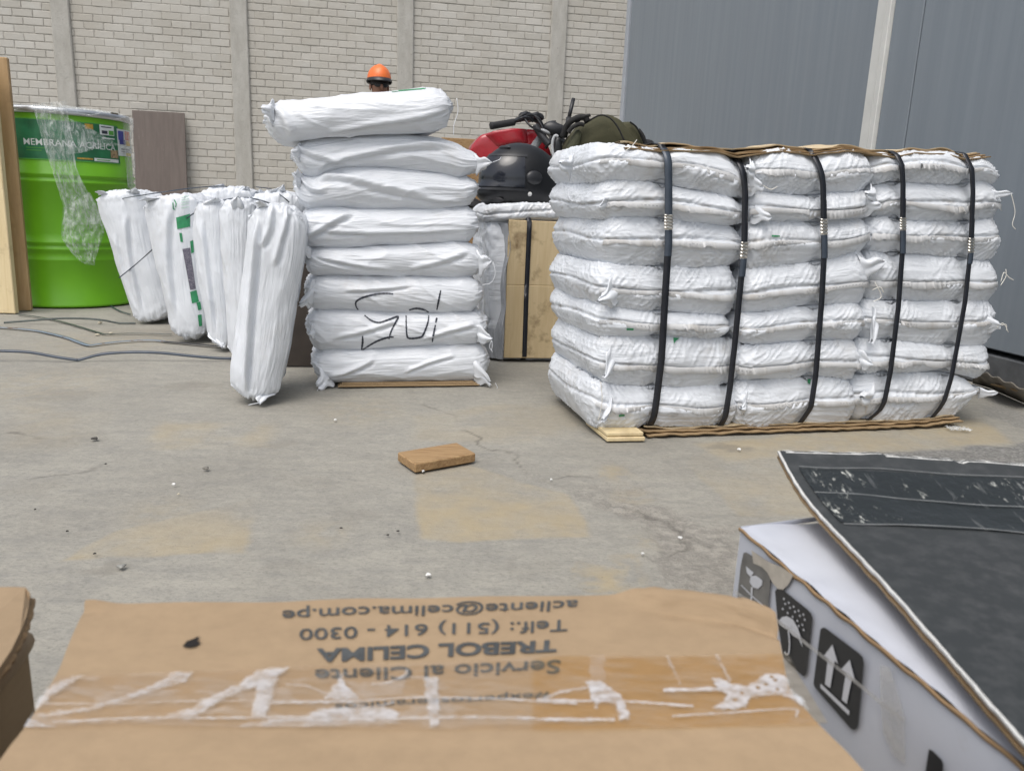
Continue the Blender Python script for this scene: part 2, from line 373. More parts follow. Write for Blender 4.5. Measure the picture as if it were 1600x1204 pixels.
    t.set(t.b, 'Base Color', c); t.set(t.b, 'Roughness', .82); t.set(t.b, 'Specular IOR Level', .3)
    h = t.math('ADD', t.math('MULTIPLY', nf, t.math('ADD', t.math('MULTIPLY', t.math('ADD', a.outputs[1], a.outputs[2]), 2.2), .5)), nm)
    t.bump(h, .004, .7)
    o = link('ground', me, t.m); setp(o, kind='structure')
floor()

# ------------------------------------------------------------------ brick wall
W0 = PZ(633, 330) ; W0 = CAM + ray(633, 300) * 11.5; W0[2] = 0
def wall_t(px, py): return float(np.dot(PP(px, py, W0, -IN) - W0, RT))
def brick_wall():
    root = empty('brick_wall'); setp(root, 'tall wall of pale grey painted bricks between concrete posts at the back of the yard', 'wall')
    H = 4.7; cols = [wall_t(-190, 95), wall_t(102, 100), wall_t(376, 100), wall_t(633, 80), wall_t(871, 80), wall_t(1092, 80), wall_t(1300, 80)]
    cw = .235
    t = NT('painted_brick'); tc = t.n('TexCoord').outputs['Object']; at = t.n('VertexColor', _layer_name='tone')
    n = t.noise(tc, 30, 5, .65); nb = t.noise(tc, 1.1, 5); n2 = t.noise(tc, 6, 5)
    c = t.mix(at.outputs[0], (.415, .398, .358), (.495, .478, .438))
    c = t.mix(t.math('MULTIPLY', t.ramp(n2, [(.5, 0.0), (.72, 1.0)]), .35), c, (.50, .50, .47))
    c = t.mix(t.math('MULTIPLY', t.ramp(nb, [(.45, 0.0), (.7, 1.0)]), .4), c, (.37, .34, .285))
    c = t.mix(t.math('MULTIPLY', t.ramp(n, [(.6, 0.0), (.75, 1.0)]), .35), c, (.22, .20, .17))
    t.set(t.b, 'Base Color', c); t.set(t.b, 'Roughness', .85); t.set(t.b, 'Specular IOR Level', .2); t.bump(n, .006, .7); m_brick = t.m
    m_mort = simple('grey_mortar', (.39, .37, .33), .95, .3, 20, bump=.01, bscale=40)
    t = NT('post_concrete'); tc = t.n('TexCoord').outputs['Object']; n = t.noise(t.mapping(tc, (1, 1, .35)), 9, 6, .65); n2 = t.noise(tc, 45, 3)
    c = t.mix(t.ramp(n, [(.35, 0.0), (.68, 1.0)]), (.34, .328, .295), (.43, .418, .385)); c = t.mix(t.math('MULTIPLY', t.ramp(n2, [(.66, 0.0), (.74, 1.0)]), .6), c, (.15, .14, .12))
    t.set(t.b, 'Base Color', c); t.set(t.b, 'Roughness', .88); t.bump(t.math('ADD', n, n2), .008, .6); m_post = t.m
    rng = random.Random(5); V = []; Fc = []; T = []
    bl, bh, j = .25, .0985, .0105
    def brick(t0, t1, z0, z1, out, tone):
        b = len(V); bv = .006
        jit = [rng.uniform(-.004, .004) for _ in range(8)]
        P = [(t0, z0, .03), (t1, z0, .03), (t1, z1, .03), (t0, z1, .03)]
        Q = [(t0 + bv + jit[0], z0 + bv + jit[1] * .6, -out), (t1 - bv + jit[2], z0 + bv + jit[3] * .6, -out), (t1 - bv + jit[4], z1 - bv + jit[5] * .6, -out), (t0 + bv + jit[6], z1 - bv + jit[7] * .6, -out)]
        R = [(P[k][0], P[k][1], -out + .004) for k in range(4)]
        for (a, z, d) in P + R + Q: V.append(W0 + RT * a + UP * z + IN * d); T.append(tone)
        for k in range(4):
            k2 = (k + 1) % 4; Fc.append((b + k, b + k2, b + 4 + k2, b + 4 + k)); Fc.append((b + 4 + k, b + 4 + k2, b + 8 + k2, b + 8 + k))
        Fc.append((b + 8, b + 9, b + 10, b + 11))
    for ci in range(len(cols) - 1):
        a = cols[ci] + cw / 2 - .01; e = cols[ci + 1] - cw / 2 + .01
        row = 0; z = 0.0; off0 = rng.uniform(0, .1)
        while z < H:
            x = a - (off0 if row % 2 else off0 + bl / 2) + rng.uniform(-.01, .01)
            smear = rng.random() < .06
            while x < e:
                t0 = max(a, x + j / 2); t1 = min(e, x + bl - j / 2)
                if t1 - t0 > .03:
                    tone = min(1, max(0, rng.gauss(.55, .25))); o = .0065 + rng.uniform(-.0025, .0025)
                    zz = z + rng.uniform(-.002, .002); jj = j if not smear else .004
                    brick(t0 - (.004 if smear else 0), t1 + (.004 if smear else 0), zz + jj / 2, zz + bh - jj / 2, o, tone)
                x += bl
            z += bh; row += 1
    me = bpy.data.meshes.new('brickwork'); me.from_pydata([tuple(v) for v in V], [], Fc)
    ca = me.color_attributes.new('tone', 'FLOAT_COLOR', 'POINT'); ca.data.foreach_set('color', np.repeat(np.array(T), 4).astype(np.float32)); me.update()
    link('brickwork', me, m_brick, root, False)
    mb = MB(); mb.obox(W0 + RT * cols[0] + IN * .001, RT * (cols[-1] - cols[0]), IN * .2, UP * H); mb.build('mortar_bed', m_mort, root)
    for c_ in cols:
        mb = MB(); mb.bbox(W0 + RT * (c_ - cw / 2) - IN * .05, RT * cw, IN * .28, UP * (H + .05), .012); mb.build('post', m_post, root)
brick_wall()

# ------------------------------------------------------------------ grey panel building on the right
def grey_building():
    root = empty('panel_building'); setp(root, 'grey metal panel building with white joint strips running along the right side', 'building')
    A0 = PZ(1560, 606)
    N = RT
    def pt(px, py): return PP(px, py, A0, N)
    def tin(px, py): return float(np.dot(pt(px, py) - A0, IN))
    c = tin(984, 40); p1 = tin(1348, 205); p2 = tin(1338 + 27 + 6, 205); s = tin(1419, 180)
    t = NT('grey_panel_paint'); tc = t.n('TexCoord').outputs['Object']
    n = t.noise(t.mapping(tc, (3, 3, .12)), 6, 5, .6); n2 = t.noise(tc, 3, 4); sc = t.noise(t.mapping(tc, (1, 1, .5)), 26, 4, .7)
    col = t.mix(t.ramp(n, [(.3, 0.0), (.7, 1.0)]), (.182, .212, .242), (.222, .253, .283)); col = t.mix(t.math('MULTIPLY', t.ramp(n2, [(.4, 0.0), (.7, 1.0)]), .3), col, (.20, .222, .245))
    col = t.mix(t.math('MULTIPLY', t.ramp(sc, [(.68, 0.0), (.76, 1.0)]), .3), col, (.26, .28, .31))
    t.set(t.b, 'Base Color', col); t.set(t.b, 'Roughness', .45); t.set(t.b, 'Specular IOR Level', .4); t.bump(t.math('ADD', n2, n), .004, .25); mp = t.m
    mw = simple('white_joint_strip', (.60, .60, .57), .5, .06, 10); mt = simple('pale_corner_trim', (.36, .39, .43), .4, .08, 10); md = simple('dark_base_rail', (.085, .09, .095), .55, .3, 20)
    H = 3.4; e = -3.2
    def slab(a, b, z0, z1, name, m, out=0.0, th=.10):
        mb = MB(); mb.bbox(A0 + IN * a + RT * (-out) + UP * z0, IN * (b - a), RT * th, UP * (z1 - z0), .003); return mb.build(name, m, root)
    slab(c - .03, p1 + .0, .13, H, 'wall_panel', mp)
    slab(p2, s + .002, .13, H, 'wall_panel', mp, .0)
    slab(s - .006, e, .13, H, 'wall_panel', mp, .0)
    w_ = (p2 - p1); slab(p1 + w_ * .02, p1 + w_ * .60, .13, H, 'joint_strip', mw, .012); slab(p1 + w_ * .66, p2 - w_ * .02, .13, H, 'joint_strip', mw, .018)
    slab(p1, p2, .13, H, 'joint_backing', md, -.012)
    slab(c + .09, c + .0, .0, H, 'corner_trim', mt, .012)
    slab(c + .0, e, .0, .11, 'base_rail', md, .012)
    mb = MB(); mb.obox(A0 + IN * (c + .085) + RT * .1, IN * (e - c), RT * 5, UP * H); mb.build('building_core', mp, root)
    mb = MB(); mb.bbox(A0 + IN * (c + .15) - RT * .04 + UP * H, IN * (e - c - .2), RT * 5.2, UP * .16, .01); mb.build('roof_edge', mt, root)
    return A0
A0G = grey_building()
# ------------------------------------------------------------------ sacks
class Frame:
    """vertical working plane: origin O, U along it, V away from the viewer"""
    def __init__(s, O, U):
        s.O = np.asarray(O, float); s.U = np.asarray(U, float) / np.linalg.norm(U); s.V = np.cross(UP, s.U)
        if np.dot(s.V, [0, 1, 0]) < 0: s.V = -s.V
        s.W = UP
    def uw(s, px, py):
        p = PP(px, py, s.O, s.V) - s.O; return np.array([p.dot(s.U), p[2]])
    def shift(s, d): f = Frame(s.O + s.V * d, s.U); return f
    def pt(s, u, v, w): return s.O + s.U * u + s.V * v + s.W * w
def resamp(pts, n=160, sm=5):
    P = np.asarray(pts, float); d = np.r_[0, np.cumsum(np.hypot(*np.diff(P, axis=0).T))]
    t = np.linspace(0, d[-1], n); Q = np.stack([np.interp(t, d, P[:, k]) for k in (0, 1)], -1)
    if sm:
        k = np.hanning(sm * 2 + 3)[1:-1]; k /= k.sum()
        R = np.vstack([2 * Q[0] - Q[1:sm + 1][::-1], Q, 2 * Q[-1] - Q[-sm - 1:-1][::-1]]); Q = np.stack([np.convolve(R[:, i], k, 'valid') for i in (0, 1)], -1)
    return Q
class Sack: pass
def sack(name, fr, A, B, depth, bulge=.04, p=7, pe=.75, kind='bale', seed=0, amp=1.0, res=.0036, nq=50, lens=None, mat=None, dents=(), px=True, folds=None, S_HEM=.08, raw=False, parent=None, sm=5):
    A = resamp([fr.uw(*q) for q in A] if px else A, sm=sm); B = resamp([fr.uw(*q) for q in B] if px else B, sm=sm)
    L = .5 * (np.hypot(*np.diff(A, axis=0).T).sum() + np.hypot(*np.diff(B, axis=0).T).sum()); D = depth
    ph = np.linspace(np.pi / 2, 2.5 * np.pi, 6001)[:-1]
    cs, sn = np.cos(ph), np.sin(ph)
    l = L / 2 + L / 2 * np.sign(cs) * np.abs(cs) ** (2 / p); v = D / 2 + D / 2 * np.sign(sn) * np.abs(sn) ** (2 / p)
    dl = np.hypot(np.diff(np.r_[l, l[0]]), np.diff(np.r_[v, v[0]])); s_ = np.r_[0, np.cumsum(dl)]; per = s_[-1]
    n = int(per / res); ta = np.linspace(0, per, n + 1)[:-1]
    l = np.interp(ta, s_, np.r_[l, l[0]]); v = np.interp(ta, s_, np.r_[v, v[0]])
    nl = np.roll(v, -1) - np.roll(v, 1); nv = -(np.roll(l, -1) - np.roll(l, 1)); nn = np.hypot(nl, nv) + 1e-12; nl /= nn; nv /= nn
    # profile
    psi = np.linspace(-np.pi / 2, np.pi / 2, nq); t = np.sign(np.sin(psi)) * np.abs(np.sin(psi)) ** pe; ins = bulge * (1 - np.abs(np.cos(psi)) ** pe)
    if lens:
        t = np.linspace(-1, 1, nq); t = np.sign(t) * (1 - (1 - np.abs(t)) ** 1.25); ins = bulge * np.abs(t) ** lens
    caps = [.0, .4, .75, .92]
    rows = [(-1., bulge, k) for k in caps] + [(t[i], ins[i], 1.) for i in range(nq)] + [(1., bulge, k) for k in caps[::-1]]
    T = np.array([r[0] for r in rows]); I = np.array([r[1] for r in rows]); K = np.array([r[2] for r in rows])
    cl, cv = L / 2, D / 2
    ll = cl + (l[:, None] - nl[:, None] * I[None] - cl) * K[None]; vv = cv + (v[:, None] - nv[:, None] * I[None] - cv) * K[None]
    sN = np.clip(ll / L, 0, 1) * (len(A) - 1); i0 = np.clip(sN.astype(int), 0, len(A) - 2); f = (sN - i0)[..., None]
    ex = (np.clip(ll / L, -9, 9) - np.clip(ll / L, 0, 1))
    a = A[i0] * (1 - f) + A[i0 + 1] * f; b = B[i0] * (1 - f) + B[i0 + 1] * f
    h = ((1 + T) / 2)[None, :, None]; uw = b * (1 - h) + a * h
    P = fr.O + uw[..., :1] * fr.U + vv[..., None] * fr.V + uw[..., 1:] * fr.W
    def normals(P):
        di = np.roll(P, -1, 0) - np.roll(P, 1, 0); dj = np.gradient(P, axis=1); nn = np.cross(di, dj); nn /= np.linalg.norm(nn, axis=-1, keepdims=True) + 1e-12
        out = nl[:, None, None] * (fr.U) + nv[:, None, None] * fr.V
        if (np.einsum('ijk,ijk->ij', nn, np.broadcast_to(out, P.shape))[:, len(caps):-len(caps)]).mean() < 0: nn = -nn
        return nn
    N = normals(P)
    hgt = np.linalg.norm(A[len(A) // 2] - B[len(B) // 2])
    q = np.cumsum(np.r_[0, np.hypot(np.diff(T) * hgt / 2, np.diff(I))])[None] + np.zeros_like(ll); q -= q[:, q.shape[1] // 2][:, None]
    aa = ta[:, None] + np.zeros_like(ll)
    rng = random.Random(seed * 7 + 3); S = seed * 131 + 7
    ed = np.minimum(ll, L - ll)                                    # distance from the ends
    SD = np.zeros_like(ll)
    msk = np.ones_like(ll) * np.where(K < 1, 0, 1)
    disp = (.0042 if kind == 'bale' else .0035) * fbm(aa / .17, q / .10, S, 2)
    if kind == 'bale':
        wx = .02 * pn(aa / .05, q / .05, S + 1)
        m1 = sstep(-.25, .3, pn(aa / .14, q / .07, S + 2)); m2 = sstep(-.2, .3, pn(aa / .13, q / .07 + 9, S + 3))
        ang = .85 + .25 * math.sin(S)
        c1, s1 = math.cos(ang), math.sin(ang)
        x1, y1 = aa * c1 + q * s1, -aa * s1 + q * c1; x2, y2 = aa * c1 - q * s1, aa * s1 + q * c1
        disp += m1 * .0036 * ridge(x1 / .09, (y1 + wx * .25) / .0135, S + 4, 2) + m2 * .0032 * ridge(x2 / .085, (y2 + wx * .25) / .012, S + 5, 2)
        disp += .0010 * ridge((aa + wx * .5 + q * .2) / .013, q / .06, S + 6, 2) * sstep(.0, .35, pn(aa / .16, q / .05, S + 8))
        disp += .0016 * ridge((aa + wx) / .2, (q + wx * .15) / .022, S + 11, 3)
        e = np.exp(-ed / .03 - np.clip(vv - .01, 0, None) / .03); disp += e * (.006 * pn(aa / .022, q / .03, S + 9) + .004 * ridge(aa / .03, q / .014, S + 10, 2))
        hq = S_HEM * hgt * .5
        g = q - hq - .006 * np.sin(aa / .09 + S); disp -= .0055 * np.exp(-(g / .0040) ** 2)
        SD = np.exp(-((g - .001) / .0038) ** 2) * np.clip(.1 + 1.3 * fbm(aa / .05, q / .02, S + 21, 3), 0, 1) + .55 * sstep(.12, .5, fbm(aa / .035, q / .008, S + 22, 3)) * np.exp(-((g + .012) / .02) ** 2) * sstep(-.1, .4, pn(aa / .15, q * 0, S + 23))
        disp += .004 * np.exp(-((g + .015) / .011) ** 2) * sstep(.02, .06, ed)
    elif kind in ('roll', 'stand'):
        W = .03 * pn(aa / .2, q / .05, S + 1)
        sl = .16 * math.sin(S) if kind == 'roll' else 0
        y1 = q + aa * sl + W * .35
        k1 = 1.0 if kind == 'roll' else .55
        disp += k1 * .0017 * ridge(aa / .22, y1 / .013, S + 4, 2) * (.3 + .7 * sstep(-.3, .3, pn(aa / .13, q / .05, S + 2)))
        disp += .0011 * ridge(aa / .16, y1 / (.0075 if kind == 'roll' else .0095), S + 5, 2)
        disp += .0035 * k1 * ridge(aa / .26, (q + aa * (sl + .22)) / .07, S + 6, 4)
        e = np.exp(-ed / .03); disp += e * (.007 * pn(aa / .03, q / .022, S + 9) + .005 * ridge((aa + W) / .05, q / .016, S + 10, 2))
    for (x0, q0, x1_, q1, wd, am) in (folds or []):               # long creases: (along 0..1, across -1..1) start and end
        X0, X1 = x0 * L, x1_ * L; Q0, Q1 = q0 * hgt / 2, q1 * hgt / 2
        tt = np.clip(((ll - X0) * (X1 - X0) + (q - Q0) * (Q1 - Q0)) / ((X1 - X0) ** 2 + (Q1 - Q0) ** 2), 0, 1)
        bow = .25 * np.sin(tt * np.pi) * hgt * .3
        dd = (q - (Q0 + (Q1 - Q0) * tt) - bow * rng.choice((-1, 1)) * .6); dx = np.abs(ll - (X0 + (X1 - X0) * tt))
        tp = sstep(0, .15, tt) * sstep(1, .8, tt) * np.exp(-(dx / .03) ** 2)
        disp += am * tp * (np.exp(-(dd / wd) ** 2) - .8 * np.exp(-((dd + wd * 1.5) / (wd * .8)) ** 2)) * (vv < D * .5)
    for fn in dents: disp += fn(uw, vv, D)
    P2 = P + N * (disp * msk * amp)[..., None]
    uv = np.stack([aa, q], -1)
    me = gridmesh(name, P2, True, uv)
    ca = me.color_attributes.new('soil', 'FLOAT_COLOR', 'POINT'); ca.data.foreach_set('color', np.repeat(np.clip(SD, 0, 1).reshape(-1), 4).astype(np.float32))
    o = link(name, me, mat or M_sack, parent)
    S_ = Sack(); S_.o = o; S_.P = P2; S_.N = normals(P2); S_.T = T; S_.l = l; S_.v = v; S_.L = L; S_.D = D; S_.fr = fr; S_.ta = ta; S_.hgt = hgt; S_.A = A; S_.B = B
    S_.nq = nq; S_.nc = len(caps); S_.uw = uw; S_.vv = vv; S_.per = per
    return S_
def strip(name, base, tip, mat, parent, th=.0012, uvs=None):
    """thin sheet between two polylines, with a thickness"""
    base, tip = np.asarray(base), np.asarray(tip)
    n = np.cross(np.gradient(base, axis=0), tip - base); n /= np.linalg.norm(n, axis=-1, keepdims=True) + 1e-12
    P = np.stack([base - n * th / 2, tip - n * th / 2, tip + n * th / 2, base + n * th / 2, base - n * th / 2], 1)
    uv = None
    if uvs is not None: uv = np.stack([np.repeat(uvs[:, None], 5, 1), np.tile(np.array([0, 1, 1, 0, 0.]), (len(uvs), 1))], -1)
    return link(name, gridmesh(name, P, False, uv), mat, parent, False)
def hem(S, seed, h=.0145, t0=.0, sag=.0065, lo=.04, hi=.96):
    """sewn hem along the middle of the sack's front, tilted outwards at its lower edge"""
    rng = random.Random(seed); J = S.nc + S.nq // 2
    fr_ = np.where((S.v < S.D * .5) & (S.l > S.L * lo) & (S.l < S.L * hi))[0]
    fr_ = fr_[np.argsort(S.l[fr_])]
    s = np.linspace(0, 1, len(fr_)); k = (t0 + .30 * pn(s * 2.2, s * 0 + seed, seed)) * S.nq * .12
    j = np.clip(J + k, S.nc + 3, S.nc + S.nq - 4); j0 = j.astype(int); f = (j - j0)[:, None]
    b = S.P[fr_, j0] * (1 - f) + S.P[fr_, j0 + 1] * f; n = S.N[fr_, j0]
    ker = np.ones(9) / 9; b = np.stack([np.convolve(np.pad(b[:, c], 4, 'edge'), ker, 'valid') for c in range(3)], -1)
    base = b + n * .003
    uu = (b - S.fr.O) @ S.fr.U; fl = np.ones(len(uu))
    for k in range(5):
        q_ = np.array([BF.uw(*p) for p in STR[k]]); o_ = np.argsort(q_[:, 1]); fl -= .9 * np.exp(-((uu - np.interp(b[:, 2], q_[o_, 1], q_[o_, 0])) / .02) ** 2)
    dr = h * (1 + .25 * pn(s * 6, s * 0 + 3.1, seed + 4))[:, None]
    tip = base + n * (sag * (.5 + .8 * np.clip(pn(s * 4, s * 0 + 1, seed + 9) + .4, 0, 1.5)) * np.clip(fl, .05, 1))[:, None] + UP * (-dr)
    return strip('hem', base, tip, M_hem, S.o, .0015, s * S.L * 1.0)
def ear(S, root_pts, tip_px, seed, dv=-.01, name='corner_ear', mat=None):
    """gathered sack corner: a small crumpled cone flap; root_pts two pixel points, tip one, on the sack's plane"""
    fr = S.fr; r0, r1 = [fr.uw(*q) for q in root_pts]; tp = fr.uw(*tip_px); n, m = 18, 24
    P = np.zeros((n, m + 1, 3)); rng = random.Random(seed); w = np.linalg.norm(r1 - r0)
    tp = (r0 + r1) / 2 + (tp - (r0 + r1) / 2) * .85
    for i in range(n):
        a = i / (n - 1); k = (.5 * (1 - a) + .11 * a) * (1 + .18 * math.sin(a * 9 + seed)) * (1 if a < .93 else .55)
        c = (r0 + r1) / 2 * (1 - a) + tp * a + np.array([math.sin(a * 5 + seed), math.cos(a * 4 + seed * 2)]) * w * .07 * a
        d = (r1 - r0)
        for j in range(m + 1):
            an = 2 * math.pi * j / m; rr = 1 + .22 * math.sin(3 * an + seed + a * 2) + .16 * math.sin(5 * an + 2 * seed + a * 5)
            u, w_ = c + d * k * math.cos(an) * rr + (tp - (r0 + r1) / 2) * .07 * a * math.cos(an * 2 + seed)
            P[i, j] = fr.pt(u, dv + w * .17 * math.sin(an) * rr * (1 - .5 * a) + .05 * w * math.sin(6 * math.cos(an) + seed) + .03 * (1 - a) ** 2, w_)
    P[:, m] = P[:, 0]
    return link(name, gridmesh(name, P), mat or M_sack, S.o)
def thread(S, pts, dv=-.012, r=.0011, name='thread', mat=None):
    c = [S.fr.pt(*(lambda q: (q[0], dv, q[1]))(S.fr.uw(*p))) for p in pts]
    mb = MB(); mb.tube(spline(c, 16), r, 5); return mb.build(name, mat or M_thread, S.o, True)
def bvh_of(S): 
    me = S.o.data; return BVHTree.FromPolygons([v.co for v in me.vertices], [tuple(p.vertices) for p in me.polygons])
def cast(b, px, py):
    d = Vector(ray(px, py)).normalized(); h = b.ray_cast(Vector(CAM), d)
    return None if h[0] is None else (np.array(h[0]), np.array(h[1]), np.array(d))
def decal_line(S, b, pts, wd, mat, name, lift=.0012, step=1.2):
    P = np.asarray(pts, float); d = np.r_[0, np.cumsum(np.hypot(*np.diff(P, axis=0).T))]; n = max(3, int(d[-1] / step))
    Q = spline(P, n) if len(P) > 2 else np.stack([np.linspace(P[0, k], P[1, k], n) for k in (0, 1)], -1)
    tn = np.gradient(Q, axis=0); tn /= np.linalg.norm(tn, axis=1, keepdims=True) + 1e-9; nr = np.stack([-tn[:, 1], tn[:, 0]], -1)
    mb = MB(); prev = None
    for i in range(n):
        k = wd * (.55 + .45 * math.sin(math.pi * min(1, (i + 1) / n * 1.0)) + .12 * math.sin(i * 1.7)) / 2
        l_, r_ = cast(b, *(Q[i] + nr[i] * k)), cast(b, *(Q[i] - nr[i] * k))
        if l_ is None or r_ is None: prev = None; continue
        c = [l_[0] - l_[2] * lift, r_[0] - r_[2] * lift]
        if prev is not None and np.linalg.norm(c[0] - prev[0]) < .02: mb.add([prev[0], prev[1], c[1], c[0]], [(0, 1, 2, 3)])
        prev = c
    return mb.build(name, mat, S.o, True) if mb.f else None
def decal_poly(S, b, quad, mat, name, nx=8, ny=8, lift=.0012):
    q = np.asarray(quad, float); G = {}; mb = MB(); V = []; idx = {}
    for i in range(nx + 1):
        for j in range(ny + 1):
            s, t = i / nx, j / ny; p = (q[0] * (1 - s) + q[1] * s) * (1 - t) + (q[3] * (1 - s) + q[2] * s) * t
            c = cast(b, *p)
            if c is not None: idx[i, j] = len(V); V.append(c[0] - c[2] * lift)
    Fs = []
    for i in range(nx):
        for j in range(ny):
            k = [(i, j), (i + 1, j), (i + 1, j + 1), (i, j + 1)]
            if all(x in idx for x in k):
                f = [idx[x] for x in k]
                if max(np.linalg.norm(V[f[0]] - V[f[2]]), np.linalg.norm(V[f[1]] - V[f[3]])) < .06: Fs.append(tuple(f))
    if not Fs: return None
    mb.add(V, Fs); return mb.build(name, mat, S.o, True)

# ---- strapped bale of 21 sacks
BO = PZ(942, 684); BE = PZ(1500, 664)
BF = Frame(BO, BE - BO)
C1 = [[(868, 262), (880, 245), (905, 232), (940, 222), (962, 222), (1000, 227), (1040, 229), (1080, 230), (1120, 233), (1150, 243), (1172, 258), (1186, 280)],
      [(880, 292), (927, 285), (960, 282), (1015, 284), (1040, 286), (1065, 290), (1115, 300), (1160, 309), (1200, 307)],
      [(880, 347), (902, 345), (960, 342), (1000, 341), (1040, 342), (1090, 347), (1130, 352), (1165, 354)],
      [(877, 412), (907, 413), (960, 413), (1037, 417), (1100, 417), (1157, 417), (1188, 420)],
      [(900, 470), (930, 478), (957, 479), (1015, 486), (1090, 491), (1145, 494)],
      [(905, 520), (940, 531), (975, 528), (1015, 526), (1065, 527), (1140, 530), (1172, 532)],
      [(905, 583), (940, 598), (965, 604), (1027, 605), (1090, 607), (1135, 605), (1165, 603)],
      [(905, 652), (938, 674), (990, 674), (1015, 668), (1052, 669), (1090, 671), (1122, 670), (1160, 668)]]
C2 = [[(1172, 246), (1185, 238), (1230, 231), (1275, 237), (1300, 235), (1330, 231), (1358, 236), (1374, 246)],
      [(1180, 299), (1200, 300), (1250, 304), (1282, 305), (1300, 304), (1342, 300), (1378, 290)],
      [(1165, 350), (1200, 345), (1250, 347), (1282, 348), (1325, 347), (1350, 344), (1372, 340)],
      [(1168, 424), (1200, 416), (1250, 412), (1285, 410), (1325, 401), (1360, 392), (1372, 388)],
      [(1148, 494), (1200, 489), (1250, 482), (1282, 479), (1330, 475), (1368, 474)],
      [(1150, 537), (1177, 541), (1200, 541), (1250, 537), (1300, 534), (1358, 532)],
      [(1158, 600), (1200, 596), (1262, 591), (1300, 592), (1330, 594), (1352, 592)],
      [(1140, 667), (1190, 674), (1220, 673), (1250, 668), (1275, 667), (1325, 666), (1345, 664)]]
C3 = [[(1366, 244), (1385, 238), (1410, 238), (1440, 235), (1480, 235), (1520, 244), (1545, 244), (1562, 256)],
      [(1366, 290), (1400, 283), (1430, 283), (1460, 285), (1510, 288), (1548, 281), (1568, 290)],
      [(1364, 340), (1400, 340), (1430, 345), (1510, 347), (1555, 343), (1572, 340)],
      [(1362, 393), (1400, 394), (1440, 395), (1500, 401), (1545, 406), (1562, 402)],
      [(1360, 473), (1400, 472), (1440, 472), (1500, 472), (1545, 472), (1564, 474)],
      [(1350, 532), (1390, 532), (1425, 535), (1492, 540), (1532, 541), (1555, 536)],
      [(1340, 594), (1385, 585), (1437, 585), (1480, 584), (1520, 590), (1542, 596)],
      [(1330, 663), (1375, 662), (1425, 662), (1470, 657), (1512, 648), (1540, 630)]]
STR = [[(1043, 226), (1043, 300), (1042, 380), (1038, 450), (1032, 560), (1025, 620), (1018, 672)],
       [(1160, 232), (1165, 300), (1163, 390), (1157, 450), (1148, 540), (1140, 610), (1130, 672)],
       [(1278, 232), (1285, 290), (1286, 400), (1282, 470), (1272, 590), (1264, 640), (1254, 668)],
       [(1406, 234), (1409, 290), (1408, 395), (1402, 480), (1390, 580), (1378, 640), (1362, 662)],
       [(1517, 240), (1519, 300), (1515, 390), (1506, 470), (1485, 590), (1470, 640), (1460, 660)]]
def strap_dent(k):
    q = np.array([BF.uw(*p) for p in STR[k]]); o = np.argsort(q[:, 1])
    def fn(uw, vv, D):
        u = np.interp(uw[..., 1], q[o, 1], q[o, 0]); return -.010 * np.exp(-((uw[..., 0] - u) / .022) ** 2) * (vv < D * .4)
    return fn
DENT = [strap_dent(k) for k in range(5)]
ORD = ['topmost', 'second from the top', 'third from the top', 'fourth from the top', 'fifth from the top', 'second from the bottom', 'bottom']
BALE = []
JR = [random.Random(11 + i) for i in range(3)]
for ci, (C, cn) in enumerate(((C1, 'left'), (C2, 'middle'), (C3, 'right'))):
    for r in range(7):
        A, B = C[r], C[r + 1]
        # keep both edges over the same span
        xl = max(A[0][0], B[0][0]) if ci == 0 else (A[0][0] + B[0][0]) / 2 - 3; xr = (A[-1][0] + B[-1][0]) / 2 + (3 if ci < 2 else 15)
        if ci == 0: xl = 930 + JR[0].uniform(-9, 6)
        if ci == 2 and r == 6: xr = 1545
        ax = np.array(A, float); bx = np.array(B, float)
        xs = np.linspace(xl, xr, 24)
        A2 = [(x, np.interp(x, ax[:, 0], ax[:, 1])) for x in xs]; B2 = [(x, np.interp(x, bx[:, 0], bx[:, 1])) for x in xs]
        if ci == 2 and r == 6:
            A2 = [(x, y + 14 * max(0, (x - 1490) / 55) ** 1.5) for x, y in A2]; B2 = [(x, y - 24 * max(0, (x - 1490) / 55) ** 1.3) for x, y in B2]
        S = sack('white_sack', BF, A2, B2, .43, bulge=.021 + .007 * JR[1].random(), p=7.5 if ci != 2 else 6.5, pe=.80, lens=1.75, kind='bale', seed=ci * 10 + r + 1, dents=DENT, sm=3, S_HEM=(-.12 if r % 2 else .14) + JR[2].uniform(-.1, .1))
        setp(S.o, f'{ORD[r]} white woven sack in the {cn} column of the strapped bale', 'sack', 'sacks in the strapped bale')
        hem(S, ci * 10 + r + 50, t0=(-.5 if r % 2 else .2))
        BALE.append(S)
def B_(c, r): return BALE[c * 7 + r]
